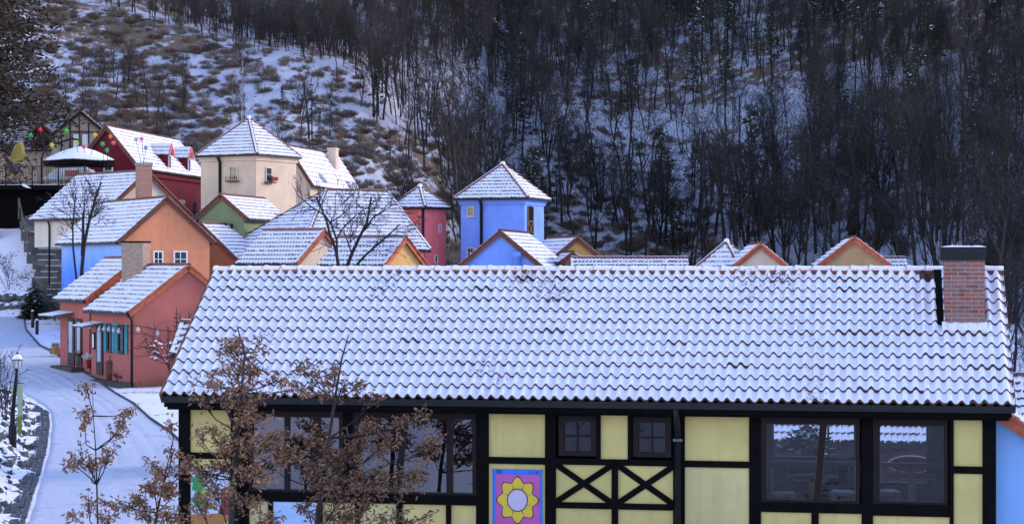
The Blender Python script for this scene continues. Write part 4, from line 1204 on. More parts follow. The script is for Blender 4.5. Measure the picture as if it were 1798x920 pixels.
# -- roofs that show over the ridge of the timbered house
bq = gable_house('blue_gable_house', 'blue gabled house in front of the blue tower', (-.5, 84, 6.88), 80, 7.0, 1.82, 1.5, -4, M['blue'])
mb = MB(); mb.lathe(gablept(bq, .72, 0, .16), [(.15, 4.6), (.15, 5.80), (.21, 5.82), (.21, 5.92), (.16, 6.02)], 12); mb.build('vent_pipe', M['blue'], bq.root, True)
gable_house('golden_house', 'yellow gabled house right of the blue tower', (3.02, 92, 6.72), 104, 5.2, 1.10, .90, -4, M['gold'])
gable_house('brown_red_gable', 'tiny brown red gable in front of the yellow gabled house', (2.62, 86, 5.99), 95, 3.0, .55, .42, -4, M['orange_brown'])
gable_house('long_low_roof', 'long low snowy roof just above the main ridge right of the blue tower', (2.4, 80.5, 5.74), 0, 4.7, 1.8, 1.3, -4, M['offwhite'])
gable_house('cream_peak_house', 'small cream gable peak right of the pyramid roof', (9.97, 80, 6.30), 88, 5, 1.05, .86, -4, M['cream'], verge_mat=M['terra_red'])
gable_house('ochre_peak_house', 'ochre gable peak near the brick chimney', (13.75, 80, 6.56), 84, 5, 1.45, 1.12, -4, M['ochre'], verge_mat=M['terra_red'])
gable_house('far_right_roof', 'short piece of snowy ridge right of the ochre gable', (14.9, 81.5, 5.74), 0, 1.2, 1.2, .9, -4, M['offwhite'])
tower('pyramid_roof_house', 'small snowy pyramid roof left of the cream gable peak', (9.15, 85), 1.60, 18, 5.2, 6.42, 1.40, -4, M['cream'], cornice=False)
gable_house('gate_roof', 'small snowy roof beside the pink wall left of the timbered house', V((-8.35, 50.5, 4.05)), -10, 2.2, .8, .75, .5, M['timber'], joined=True, g=.22)

# ------------------------------------------------------------------ terrace and things around the village
TZ = 9.55; TY = 102.5
tr = thing('terrace_deck', 'dark raised terrace deck with snow at the upper left', 'terrace', (-25.5, 106, 4.5))
mb = MB(); mb.box((-27.5, TY + 4.5, TZ - .12), (11.4, 9.0, .24)); mb.build('deck', M['timber'], tr)
mb = MB(); mb.box((-27.5, TY + 4.6, TZ + .02), (11.3, 8.6, .05)); mb.build('deck_snow', M['snow'], tr)
mb = MB(); mb.box((-27.5, TY + 1.3, TZ - 2.6), (11.4, .2, 4.7)); mb.build('back_or_shade_wall', M['timber'], tr)  # black wall set forward to stand in for the shade under the deck
for x in (-32, -29.2, -26.6, -24.0, -22.2):
    mb = MB(); mb.box((x, TY + .4, TZ - 2.6), (.22, .22, 4.7)); mb.build('post', M['timber'], tr)
mb = MB(); mb.box((-22.1, TY + 5.0, TZ - 2.6), (.15, 7.2, 4.7)); mb.build('side_wall', M['timber'], tr)
rl = thing('terrace_railing', 'black metal railing with thin balusters along the snowy terrace', 'railing', (-26.5, TY + .1, TZ))
for z in (.14, .96):
    mb = MB(); mb.box((-27.4, TY + .12, TZ + z), (11.0, .045, .045)); mb.build('rail', M['black_metal'], rl)
for i in range(9):
    mb = MB(); mb.box((-32.8 + i * 1.35, TY + .12, TZ + .5), (.06, .06, 1.05)); mb.build('post', M['black_metal'], rl)
mb = MB()
for i in range(92): mb.box((-32.7 + i * .118, TY + .12, TZ + .55), (.016, .016, .8))
mb.build('balusters', M['black_metal'], rl, kind='stuff')
# cantilever parasol under snow
um = thing('parasol', 'dark parasol covered with snow hanging from a curved arm on the terrace', 'parasol', (-24.6, 104.0, TZ))
uc = V((-22.55, 103.8, 11.60)); n = 16; mb = MB(); vs = []
for ring, (k, dz) in enumerate(((.04, 0), (.45, -.22), (.8, -.52), (1.0, -.72))):
    for i in range(n):
        a = 2 * math.pi * i / n; sag = .04 * math.cos(8 * math.pi * i / n) * k
        vs.append(uc + V((math.cos(a) * 1.85 * k, math.sin(a) * 1.6 * k, dz + sag)))
fs = [(r * n + i, r * n + (i + 1) % n, (r + 1) * n + (i + 1) % n, (r + 1) * n + i) for r in range(3) for i in range(n)] + [tuple(range(n))]
mb.add(vs, fs); mb.build('canopy_snow', M['snow'], um, True)
mb = MB(); vs = []
for k, dz in ((1.0, -.76), (1.01, -.80), (1.0, -1.02), (.9, -.80)):
    for i in range(n):
        a = 2 * math.pi * i / n; sag = .04 * math.cos(8 * math.pi * i / n) * k
        vs.append(uc + V((math.cos(a) * 1.85 * k, math.sin(a) * 1.6 * k, dz + sag)))
mb.add(vs, [(r * n + i, r * n + (i + 1) % n, (r + 1) * n + (i + 1) % n, (r + 1) * n + i) for r in range(3) for i in range(n)]); mb.build('canopy', M['timber'], um)
for i in range(8):
    a = 2 * math.pi * i / 8; mb = MB(); mb.tube([uc + V((0, 0, -.12)), uc + V((math.cos(a) * 1.8, math.sin(a) * 1.55, -.80))], .018, 5); mb.build('rib', M['black_metal'], um)
mb = MB(); mb.tube([(-24.4, 103.4, TZ), (-24.4, 103.4, 11.0), (-24.25, 103.45, 11.45), (-23.8, 103.55, 11.7), (-22.9, 103.7, 12.0), (-22.55, 103.8, 11.95)], .06, 8); mb.build('arm', M['black_metal'], um, True)
mb = MB(); mb.tube([(-22.55, 103.8, 11.95), (-22.55, 103.8, 11.5)], .04, 6); mb.build('hanger', M['black_metal'], um)
# snow heaped bushes and an icicle curtain behind the railing
# star lanterns on bent wires
STARS = [(71, 228, (.55, .03, .06), 'red star lantern over the brown dormer'), (54, 238, (.02, .35, .06), 'green star lantern at the far left by the dark tree'),
         (117, 230, (.02, .50, .06), 'bright green star lantern left of the tan gable shutters'), (91, 255, (.60, .48, .05), 'yellow star lantern above the curved parasol arm'),
         (135, 251, (.35, .55, .04), 'lime star lantern at the tip of the parasol arm'), (167, 237, (.70, .45, .03), 'yellow star lantern right of the tan gable shutters'),
         (147, 258, (.60, .08, .07), 'salmon red star lantern on top of the snowy parasol'), (180, 253, (.03, .40, .10), 'upper green star lantern before the crimson gable'),
         (188, 264, (.02, .45, .16), 'lower green star lantern before the crimson gable'), (194, 240, (.75, .22, .03), 'orange star lantern at the edge of the crimson gable'),
         (199, 251, (.70, .12, .14), 'coral star lantern under the orange star'), (239, 245, (.55, .40, .50), 'pale lilac star lantern over the crimson roof'),
         (249, 244, (.62, .12, .30), 'pink star lantern over the crimson roof'), (256, 260, (.10, .25, .65), 'blue star lantern over the crimson roof')]
for px, py, c, lab in STARS:
    D = 102.8 if px < 210 else 103.2; x = (px - 899) / 3500 * D; z = 5.6 + (460 - py) / 3500 * D
    t = thing('star_lantern', lab, 'lantern', (x, D, z - 1.6), 'star lanterns over the terrace')
    mb = MB(); rr = .165; ta = random.uniform(-.4, .4); tilt = random.uniform(-.5, .5)
    ring = []
    for i in range(12):
        a = ta + math.pi * i / 6 + math.pi / 2; k = rr if i % 2 == 0 else rr * .48
        ring.append(V((x + math.cos(a) * k * math.cos(tilt), D + math.cos(a) * k * math.sin(tilt), z + math.sin(a) * k)))
    fr = V((x + .07 * math.sin(tilt), D - .09, z)); bk = V((x, D + .09, z))
    mb.add(ring + [fr, bk], [(i, (i + 1) % 12, 12) for i in range(12)] + [((i + 1) % 12, i, 13) for i in range(12)])
    mb.build('star', flat('lantern paper', c), t)
    mb = MB(); lean = random.uniform(-.5, .5)
    zb = TZ + .02 if x < -21.9 else 10.1
    mb.tube([(x + lean, D + .1, min(zb, z - 1.2)), (x + lean * .5, D + .1, z - .9), (x, D + .05, z - .1)], .012, 4); mb.build('wire', M['black_metal'], t)
# winged bird sculpture hanging on the railing
t = thing('bird_sculpture', 'bird sculpture with raised yellow wing and white tail on the terrace railing', 'sculpture', (-26.1, TY - .1, TZ - .2))
def SP(px, py, D=TY - .15): return V(((px - 899) / 3500 * D, D, 5.6 + (460 - py) / 3500 * D))
mb = MB(); w = [SP(20, 283), SP(20, 270), SP(25, 257), SP(34, 249), SP(37, 258), SP(39, 272), SP(33, 281), SP(24, 286)]
mb.prism(w, V((.15, .10, 0))); o = mb.build('wing', flat('yellow wing', (.27, .21, .04)), t)
for i in range(4):
    k = MB(); a = w[0].lerp(w[1], .2 + i * .25); b = w[5].lerp(w[3], i * .3); k.beam(a - V((0, .03, 0)), b - V((0, .03, 0)), .03, .03, (0, 1, 0)); k.build('feather', flat('ochre feather', (.30, .18, .03)), o)
mb = MB(); mb.tube([SP(13, 282), SP(16, 288), SP(22, 296), SP(28, 303), SP(33, 309)], [.07, .15, .20, .18, .08], 8); mb.build('body', M['brown'], t, True)
mb = MB(); mb.ball(SP(12, 281), .12, 0, 8, 5); mb.build('head', M['brown'], t, True)
for k_ in range(10):
    k = MB(); p = SP(random.uniform(14, 36), random.uniform(300, 313)); k.ball(p, random.uniform(.08, .14), 0, 6, 4); k.build('leaf_tuft', M['leaf_pale'] if k_ % 2 else M['leaf'], t)
mb = MB(); mb.tube([SP(32, 309), SP(34, 318), SP(38, 323)], [.05, .05, .08], 6); mb.add([SP(36, 321), SP(45, 324), SP(55, 331), SP(47, 330), SP(40, 327), SP(36, 321, TY - .05), SP(45, 324, TY - .05), SP(55, 331, TY - .05), SP(47, 330, TY - .05), SP(40, 327, TY - .05)],
    [(0, 1, 2, 3, 4), (9, 8, 7, 6, 5), (0, 5, 6, 1), (1, 6, 7, 2), (2, 7, 8, 3), (3, 8, 9, 4), (4, 9, 5, 0)], 1); mb.build('tail', [M['black_metal'], M['white']], t)
# shed behind the railing
t = thing('grey_tent', 'pale grey tent roof with red panel behind the terrace railing', 'tent', (-24.2, 107, TZ))
mb = MB(); a = V((-23.6, 106.6, 11.15)); mb.add([a, a + V((-1.3, -1.2, -1.2)), a + V((2.0, -1.2, -1.2)), a + V((2.0, 1.2, -1.2)), a + V((-1.3, 1.2, -1.2))], [(0, 1, 2), (0, 2, 3), (0, 3, 4), (0, 4, 1)]); mb.build('canopy', simple('grey canvas', (.40, .40, .38), .9), t)
mb = MB(); mb.box((-23.3, 105.6, 10.0), (.75, .05, .9)); mb.build('panel', flat('faded red panel', (.36, .10, .09)), t)
for sx in (-24.8, -21.7):
    mb = MB(); mb.tube([(sx, 105.5, TZ), (sx, 105.5, 10.0)], .03, 6); mb.build('pole', M['grey_metal'], t)

# wooden stair with rail rising to the terrace
t = thing('stair', 'dark stepped stair with snowy treads climbing beside the snowy slope', 'stair', (-22.3, 99, 3.4))
for i in range(16):
    f = i / 15; y = 97.5 + 5.2 * f; x = -21.9 - 2.2 * f - .3; z = 3.6 + 4.3 * f
    mb = MB(); j = random.uniform(-.2, .2); mb.box((x + j, y, z - .15), (1.7, .4, .46)); o = mb.build('tread', M['stone'], t)
    mb = MB(); mb.box((x + j + random.uniform(-.3, .3), y + .08, z + .095), (random.uniform(.6, 1.3), .16, .03)); mb.build('tread_snow', M['snow'], o)
for s in (-1.0, 1.0):
    pts = []
    for i in range(7):
        f = i / 6; y = 97.5 + 5.2 * f; x = -22.2 - 2.2 * f + s; z = 3.6 + 4.3 * f
        if i >= 3:
            mb = MB(); mb.tube([(x, y, z - .1), (x, y, z + 1.0)], .05, 6); mb.build('post', M['wood_grey'], t)
        pts.append((x, y, z + .95))
    mb = MB(); mb.tube(pts[3:], .035, 6); mb.build('handrail', M['wood_grey'], t)
mb = MB(); mb.box((-21.6, 98.5, 6.6), (.28, .28, 2.4)); mb.build('newel_post', M['wood'], t)

# lamp post with green banner
lx, ly = -13.28, 53.0; lz = ground_z(lx, ly)
t = thing('lamp_post', 'slim black lamp post with snowy lantern and green banners on the left bank', 'street lamp', (lx, ly, lz))
H_ = 7.62 - 5.0
top = 5.6 - (620 - 460) / 3500 * ly
pole_top = top - .40
mb = MB(); mb.lathe((lx, ly, 0), [(.11, lz - .2), (.11, lz + .5), (.07, lz + .56), (.065, lz + .9)], 10); mb.build('base', M['black_metal'], t)
mb = MB(); mb.tube([(lx, ly, lz + .8), (lx + .10, ly, pole_top - .2), (lx + .12, ly, pole_top)], [.055, .045, .04], 8); mb.build('pole', M['black_metal'], t, True)
lc = V((lx + .13, ly, pole_top))
mb = MB(); mb.lathe(lc, [(.05, 0), (.10, .04), (.125, .22)], 6); o = mb.build('lantern_glass', M['bulb'], t)
mb = MB()
for i in range(6):
    a = math.pi / 3 * i; mb.tube([lc + V((math.cos(a) * .10, math.sin(a) * .10, .03)), lc + V((math.cos(a) * .13, math.sin(a) * .13, .23))], .008, 4)
mb.build('lantern_frame', M['black_metal'], t)
mb = MB(); mb.lathe(lc, [(.15, .22), (.13, .26), (.08, .32), (.03, .36), (.035, .40), (.005, .44)], 8, 0); mb.build('lantern_roof', M['black_metal'], t)
mb = MB(); mb.lathe(lc, [(.145, .243), (.13, .285), (.085, .345), (.04, .375)], 8, 0); mb.build('lantern_snow', M['snow'], t, True)
for s, z1, dz in ((-1, pole_top - .36, 0), (1, pole_top - .40, .0)):
    mb = MB(); mb.tube([(lx + .10, ly, z1), (lx + .10 + s * .20, ly, z1)], .012, 5); ar = mb.build('banner_arm', M['black_metal'], t)
    mb = MB(); x0 = lx + .10 + (-.13 if s < 0 else .02); x1 = lx + .10 + (-.02 if s < 0 else .17)
    cols = 6; vs = []
    for i in range(cols + 1):
        zz_ = z1 - .03 - i * (.85 if s > 0 else .30) / cols
        vs += [(x0 + (.02 * i / cols), ly + .015 * math.sin(i), zz_), (x1 + .01 * math.sin(i * 1.3), ly - .015 * math.sin(i), zz_ - .03 * (i == cols))]
    mb.add(vs, [(2 * i, 2 * i + 1, 2 * i + 3, 2 * i + 2) for i in range(cols)]); mb.build('banner', flat('pale green banner', (.30, .36, .22)), t)
mb = MB(); mb.add([(lx + .13, ly - .02, pole_top - 1.28), (lx + .26, ly - .02, pole_top - 1.26), (lx + .25, ly - .02, pole_top - 1.72), (lx + .20, ly - .02, pole_top - 1.82), (lx + .14, ly - .02, pole_top - 1.70)], [(0, 1, 2, 3, 4)]); mb.build('banner_tail', flat('olive banner', (.16, .19, .03)), t)

# two wooden bollards in the snow
for px, py, D, hgt, lab in ((57.5, 575, 91.5, .75, 'farther wooden bollard in the snow below the evergreen'), (65, 588, 88.3, .62, 'nearer wooden bollard in the snow below the evergreen')):
    x = (px - 899) / 3500 * D; z = road_z(D)
    t = thing('bollard', lab, 'bollard', (x, D, z), 'wooden bollards')
    mb = MB(); mb.lathe((x, D, 0), [(.075, z - .1), (.075, z + hgt)], 9); mb.build('post', M['brown'], t, True)
    mb = MB(); mb.lathe((x, D, 0), [(.078, z + hgt + .003), (.05, z + hgt + .06), (.01, z + hgt + .075)], 9); mb.build('snow_cap', M['snow'], t, True)

# porch step and pots before the pink house
t = thing('porch_step', 'brown stone step along the front of the pink house', 'step', pw(2.6, 1.3, .5))
mb = MB(); mb.prism([pw(.1, .9, -.1), pw(.1, 1.42, -.1), pw(.1, 1.40, .55), pw(.1, .9, .55)], pd * 4.2); mb.build('slab', simple('brown stone', (.07, .055, .045), .85), t)
mb = MB(); c = wallpt(pb, -1, 1.6, 1.52, .25); mb.box(c, (2.0, .5, .4), (pb.d, -pb.q, UP)); mb.build('slab', simple('brown stone', (.07, .055, .045), .85), t)
def pot(px, py, D, r, h, mat, lab, cat='pot', name='plant_pot', plant=None):
    x = (px - 899) / 3500 * D; z = 5.6 - (py - 460) / 3500 * D
    t = thing(name, lab, cat, (x, D, z))
    mb = MB(); mb.lathe((x, D, z), [(r * .7, 0), (r, h * .55), (r * .85, h * .9), (r * 1.05, h)], 10); mb.build('pot', mat, t, True)
    if plant:
        mb = MB()
        for i in range(40):
            a = random.uniform(0, 6.3); rr = random.uniform(.02, r * 1.5); p = V((x + math.cos(a) * rr * .5, D + math.sin(a) * rr * .5, z + h)); e = p + V((math.cos(a) * rr, math.sin(a) * rr, random.uniform(.08, .28)))
            s = V((random.uniform(-.03, .03), .02, .03)); mb.add([p, e - s, e + s], [(0, 1, 2)])
        mb.build('plant', plant, t)
    return t
t = pot(196, 668, 70.9, .24, .62, M['terra'], 'tall terracotta urn with lid by the pink corner', 'urn', 'terracotta_urn')
x = (196 - 899) / 3500 * 70.9; z = 5.6 - (668 - 460) / 3500 * 70.9
mb = MB(); mb.lathe((x, 70.9, z), [(.26, .62), (.20, .70), (.08, .76), (.07, .82), (.10, .86), (.02, .92)], 10); mb.build('lid', M['terra'], t, True)
pot(208, 672, 70.3, .10, .14, M['terra'], 'left of the two little pots at the pink corner', plant=M['leaf'])
pot(216, 675, 70.1, .09, .12, M['terra'], 'right of the two little pots at the pink corner', plant=M['leaf'])
pot(142, 642, 74.0, .17, .32, M['stone'], 'grey stone pot with a pale plant beside the pink doorway', plant=M['leaf_pale'])
pot(156, 646, 73.2, .12, .30, flat('red enamel', (.30, .01, .015)), 'small red pot beside the pink doorway', plant=M['white'])
t = thing('flower_box', 'long brown planter with dry plants at the corner of the pink wing', 'planter', ((98 - 899) / 3500 * 79, 79, 1.95))
x = (98 - 899) / 3500 * 79
mb = MB(); mb.box((x, 79, 2.08), (.55, .3, .26), (pb.d, pb.q, UP)); mb.build('box', M['wood'], t)
mb = MB()
for i in range(60):
    p = V((x, 79, 2.2)) + pb.d * random.uniform(-.26, .26) + pb.q * random.uniform(-.12, .12); e = p + V((random.uniform(-.12, .12), random.uniform(-.1, .1), random.uniform(.05, .2))); mb.add([p, e, e + V((.03, 0, .02))], [(0, 1, 2)])
mb.build('plants', M['leaf_pale'], t)
# string of bulbs along the gable and the front
t = thing('string_lights', 'string of unlit white bulbs hung across the pink gable wall', 'string lights', pw(0, 3.0, .2))
pts = [pw(3.4, 3.42, .32), pw(2.5, 3.36, .32), pw(1.6, 3.38, .32), pw(.7, 3.34, .30), pw(-.05, 3.42, .14)]
g0 = [gablept(pk, s, z, .16) for s, z in ((-1.9, 3.40), (-1.1, 3.24), (-.1, 3.12), (.9, 3.06), (1.9, 3.10))]
mb = MB(); mb.tube(pts + g0, .012, 4); mb.build('cable', M['black_metal'], t)
for p in pts[:4] + [pts[1].lerp(pts[2], .5), pts[2].lerp(pts[3], .5)] + [g0[0], g0[0].lerp(g0[1], .9), g0[1].lerp(g0[2], .75), g0[2].lerp(g0[3], .6), g0[3].lerp(g0[4], .5)]:
    mb = MB(); mb.lathe(p, [(.02, -.02), (.03, -.06), (.07, -.12), (.075, -.17), (.03, -.23)], 8); mb.build('bulb', M['bulb'], t, True)

# ------------------------------------------------------------------ vegetation
def rot_about(v, axis, ang): return Matrix.Rotation(ang, 3, axis) @ v
def perp(v, rnd):
    a = V((rnd.uniform(-1, 1), rnd.uniform(-1, 1), rnd.uniform(-1, 1))); a = a - v * a.dot(v)
    return a.normalized() if a.length > 1e-4 else V((1, 0, 0))

def bare_tree(seed, H, r0, kids=(6, 5, 4, 3), spread=(30, 38, 42, 45), clear=.3, minr=.016, stems=1, wig=.10):
    """trunk and limbs in one builder, branches and twigs in the other; base at the origin"""
    rnd = random.Random(seed); T, Cn = MB(), MB()
    def grow(p, d, L, r, lev):
        mb = T if lev <= 1 else Cn
        ns = 5 if lev == 0 else (3 if lev < 3 else 2)
        pts = [p]; rad = [r]; dd = d.copy()
        for i in range(ns):
            dd = (dd + perp(dd, rnd) * wig * (1 + lev * .4) + V((0, 0, .07 if lev else .02))).normalized()
            pts.append(pts[-1] + dd * (L / ns)); rad.append(max(minr, r * (1 - (i + 1) / ns * (.62 if lev == 0 else .72))))
        mb.tube(pts, rad, 6 if lev == 0 else (4 if lev == 1 else 3), 0, lev == 0)
        if lev >= len(kids): return
        n = kids[lev] + rnd.choice((-1, 0, 0, 1))
        for k in range(max(2, n)):
            t = clear + (1 - clear) * (k + rnd.random()) / n if lev == 0 else .25 + .75 * (k + rnd.random()) / n
            t = min(t, .99); i = min(ns - 1, int(t * ns)); f = t * ns - i
            q = pts[i].lerp(pts[i + 1], f); rr = (rad[i] * (1 - f) + rad[i + 1] * f)
            ang = R(spread[lev] * rnd.uniform(.6, 1.25))
            nd = rot_about((pts[i + 1] - pts[i]).normalized(), perp(dd, rnd), ang)
            if nd.z < 0: nd.z *= .3
            LL = L * (1 - t * .55) * rnd.uniform(.45, .72) if lev == 0 else L * rnd.uniform(.42, .68)
            grow(q, nd.normalized(), LL, max(minr, rr * .62), lev + 1)
    for s in range(stems):
        d = V((rnd.uniform(-.12, .12), rnd.uniform(-.12, .12), 1)).normalized()
        if stems > 1: d = V((rnd.uniform(-.35, .35), rnd.uniform(-.3, .3), 1)).normalized()
        grow(V((rnd.uniform(-.1, .1) * (stems > 1), 0, -.3)), d, H * rnd.uniform(.85, 1.0), r0 * (1 if stems == 1 else .75), 0)
    return T, Cn

def conifer(seed, H, W, layers=16, per=9, snow=0.0, droop=.25):
    """evergreen: stem and crown of flat needle sprays; crown slot 0 needles, 1 snow"""
    rnd = random.Random(seed); T, Cn = MB(), MB()
    T.tube([(0, 0, -.2), (0, 0, H * .5), (0, 0, H * .97)], [H * .018, H * .012, H * .003], 6)
    for l in range(layers):
        f = l / layers; z = H * (.07 + .92 * f); R0 = W * (1 - f) ** .8 * rnd.uniform(.75, 1.15) + .04 * W
        for k in range(max(4, int(per * (1 - f * .5)))):
            a = rnd.uniform(0, 6.28); L = R0 * rnd.uniform(.6, 1.1); dz = -droop * L + rnd.uniform(-.1, .12) * L
            dv = V((math.cos(a), math.sin(a), 0)); s = V((-dv.y, dv.x, 0))
            for j in range(5):
                c0 = (j + .3) / 5; b = V((0, 0, z)) + dv * (L * c0) + V((0, 0, dz * c0))
                w = L * .22 * (1.2 - c0 * .6); tip = b + dv * (L * .33) + s * rnd.uniform(-w, w) + V((0, 0, rnd.uniform(-.10, .07) * W))
                m = 1 if rnd.random() < snow else 0
                Cn.add([b - s * w * rnd.uniform(.6, 1.2), b + s * w * rnd.uniform(.6, 1.2), tip], [(0, 1, 2)], m)
                Cn.add([b + V((0, 0, -w * .5)), tip + V((0, 0, w * .5)), b + V((0, 0, w * .6))], [(0, 1, 2)], 0)
    return T, Cn

def pine(seed, H, W, clumps, per, size, base=.25, snow=.04, lean=.05):
    """irregular evergreen: clumps of short needle tufts on real boughs"""
    rnd = random.Random(seed); T, Cn = MB(), MB()
    lx_, ly_ = rnd.uniform(-lean, lean) * H, rnd.uniform(-lean, lean) * H
    T.tube([(0, 0, -.3), (lx_ * .4, ly_ * .4, H * .5), (lx_, ly_, H * .98)], [H * .017, H * .012, H * .003], 6)
    for c in range(clumps):
        f = (c + rnd.random()) / clumps; z = H * (base + (1 - base) * f); r = W * (1.02 - f) ** .65 * rnd.uniform(.25, 1.0); a = rnd.uniform(0, 6.28)
        ax_ = V((lx_ * f, ly_ * f, z - r * .15)); p = V((lx_ * f + math.cos(a) * r, ly_ * f + math.sin(a) * r, z))
        T.tube([ax_, p], [H * .004, H * .0015], 3, 0, False)
        cw = W * rnd.uniform(.22, .40); chh = cw * rnd.uniform(.35, .6)
        for k in range(per):
            q = p + V((rnd.gauss(0, .5) * cw, rnd.gauss(0, .5) * cw, rnd.gauss(0, .5) * chh)); u = V((rnd.uniform(-1, 1), rnd.uniform(-1, 1), rnd.uniform(-.5, .6))) * size; w = perp(u.normalized(), rnd) * size * .35
            Cn.add([q - u, q + w, q + u, q - w], [(0, 1, 2, 3)], 1 if rnd.random() < snow else 0)
    return T, Cn

def scrub(seed, n=70, W=.9, H=1.3):
    rnd = random.Random(seed); mb = MB()
    for i in range(n):
        a = rnd.uniform(0, 6.28); r = W * math.sqrt(rnd.random()); b = V((math.cos(a) * r * .45, math.sin(a) * r * .45, -.1)); h = H * rnd.uniform(.45, 1.0) * (1.1 - .5 * r / W)
        e = V((math.cos(a) * r, math.sin(a) * r, h)); mb.tube([b, (b + e) / 2 + V((rnd.uniform(-.1, .1), rnd.uniform(-.1, .1), 0)), e], [.016, .014, .01], 3, 0, False)
        for k in range(4):
            c = b.lerp(e, rnd.uniform(.4, 1)) + V((rnd.uniform(-.12, .12), rnd.uniform(-.12, .12), rnd.uniform(-.08, .08))); u = V((rnd.uniform(-1, 1), rnd.uniform(-1, 1), rnd.uniform(-1, 1))) * .085; w = V((rnd.uniform(-1, 1), rnd.uniform(-1, 1), rnd.uniform(-1, 1))) * .07
            mb.add([c - u, c + w, c + u], [(0, 1, 2)], 0)
    return mb

# source shapes
BT = []                                                     # forest trees
for s in range(9):
    H = [9.5, 8.5, 10.5, 7.5, 9, 8, 11, 7, 9][s]
    T, Cn = bare_tree(100 + s, H, .13 if s % 3 else .17, kids=(7, 4, 3, 2), spread=(32, 36, 40, 45), clear=[.35, .25, .45, .15, .3, .4, .5, .2, .3][s], minr=.013, stems=[1, 1, 1, 2, 1, 2, 1, 3, 1][s])
    bm_ = M['bark_dark'] if s % 2 else M['bark']
    BT.append((T.mesh('trunk', bm_), Cn.mesh('crown', M['twig'])))
EV = []
for s in range(4):
    T, Cn = pine(50 + s, [7, 5.5, 8.5, 5][s], [1.4, 1.3, 1.5, 1.2][s], [26, 22, 30, 20][s], 34, .17, [.3, .2, .4, .15][s])
    EV.append((T.mesh('trunk', M['bark_dark']), Cn.mesh('crown', [M['needles'], M['needles_snow']])))
SC = [scrub(s).mesh('scrub', M['scrub'] if s % 2 else M['scrub_grey']) for s in range(4)]

def tree_copy(name, pair, loc, rz, sc, label, group, cat='tree'):
    e = bpy.data.objects.new(name, None); e.location = loc; e.rotation_euler = (0, 0, rz); e.scale = (sc, sc, sc * random.uniform(.9, 1.15)); col.objects.link(e)
    tag(e, label, cat, group)
    for nm, me in (('trunk', pair[0]), ('crown', pair[1])):
        c = bpy.data.objects.new(nm, me); col.objects.link(c); c.parent = e
    return e

def scatter(name, label, cat, sources, pts):
    """one object of many instances: points carry rotation, scale and which source"""
    src = bpy.data.collections.new(name + '_sources')
    for i, parts in enumerate(sources):
        me = parts
        if isinstance(parts, tuple):
            mb = MB(); mats = []
            for p in parts:
                b = len(mb.v); base = len(mats)
                mb.v.extend([tuple(v.co) for v in p.vertices])
                for pl in p.polygons: mb.f.append(tuple(b + k for k in pl.vertices)); mb.m.append(base + pl.material_index)
                mats.extend(p.materials)
            me = mb.mesh(name + '_source', mats)
        o = bpy.data.objects.new('%s_source_%02d' % (name, i), me); src.objects.link(o)
    me = bpy.data.meshes.new(name); me.from_pydata([p[0] for p in pts], [], [])
    for nm, typ, k in (('rot', 'FLOAT_VECTOR', 1), ('scl', 'FLOAT_VECTOR', 2)):
        at = me.attributes.new(nm, typ, 'POINT'); at.data.foreach_set('vector', [c for p in pts for c in p[k]])
    at = me.attributes.new('idx', 'INT', 'POINT'); at.data.foreach_set('value', [p[3] for p in pts])
    o = bpy.data.objects.new(name, me); col.objects.link(o); tag(o, label, cat, None, 'stuff')
    ng = bpy.data.node_groups.new(name, 'GeometryNodeTree')
    ng.interface.new_socket('Geometry', in_out='INPUT', socket_type='NodeSocketGeometry'); ng.interface.new_socket('Geometry', in_out='OUTPUT', socket_type='NodeSocketGeometry')
    nn = ng.nodes; lk = ng.links
    gi, go = nn.new('NodeGroupInput'), nn.new('NodeGroupOutput'); ip = nn.new('GeometryNodeInstanceOnPoints')
    ci_ = nn.new('GeometryNodeCollectionInfo'); ci_.inputs[0].default_value = src; ci_.inputs[1].default_value = True; ci_.inputs[2].default_value = True
    def attr(n_, t_): a = nn.new('GeometryNodeInputNamedAttribute'); a.data_type = t_; a.inputs[0].default_value = n_; return a.outputs[0]
    lk.new(gi.outputs[0], ip.inputs['Points']); lk.new(ci_.outputs[0], ip.inputs['Instance']); ip.inputs['Pick Instance'].default_value = True
    lk.new(attr('idx', 'INT'), ip.inputs['Instance Index'])
    e2r = nn.new('FunctionNodeEulerToRotation'); lk.new(attr('rot', 'FLOAT_VECTOR'), e2r.inputs[0]); lk.new(e2r.outputs[0], ip.inputs['Rotation'])
    lk.new(attr('scl', 'FLOAT_VECTOR'), ip.inputs['Scale']); lk.new(ip.outputs[0], go.inputs[0])
    md = o.modifiers.new('scatter', 'NODES'); md.node_group = ng
    return o

# -- where the forest stands
def pix(x, y, z): return 899 + 3500 * x / y, 460 - 3500 * (z - EYE) / y
rnd = random.Random(11)
spots = []
tries = 0
while len(spots) < 3200 and tries < 100000:
    tries += 1
    y = rnd.uniform(122, 300); x = rnd.uniform(-.31, .31) * y
    if y < 131 and x < 26: continue
    z = ground_z(x, y); px, py = pix(x, y, z)
    if py < -160: continue
    # cleared scrub slope on the left: few trees; forest right of and above it
    edge = interp(px, [-200, 60, 200, 430, 560, 640, 660, 720, 800, 830], [-60, -20, 25, 85, 118, 140, 225, 275, 345, 600])
    if py > edge:
        den = .018
        if 110 < px < 330 and 140 < py < 260: den = .14
    else:
        den = .40 + .60 * sstep(190, 40, py)
        den *= .62 + .75 * max(0, .5 + noise.noise(V((x * .035, y * .035, 5))))
        if px < 640: den = max(den, .40)
        if 1180 < px < 1420 and 60 < py < 420: den *= .62
        if px > 1400 and py < 260: den *= 1.9
        if px > 820 and y < hill_foot(px) - 1: continue
    if rnd.random() > den: continue
    if any(abs(x - q[0]) < 1.1 and abs(y - q[1]) < 1.1 for q in spots[-300:]): continue
    spots.append((x, y, z, px, py))
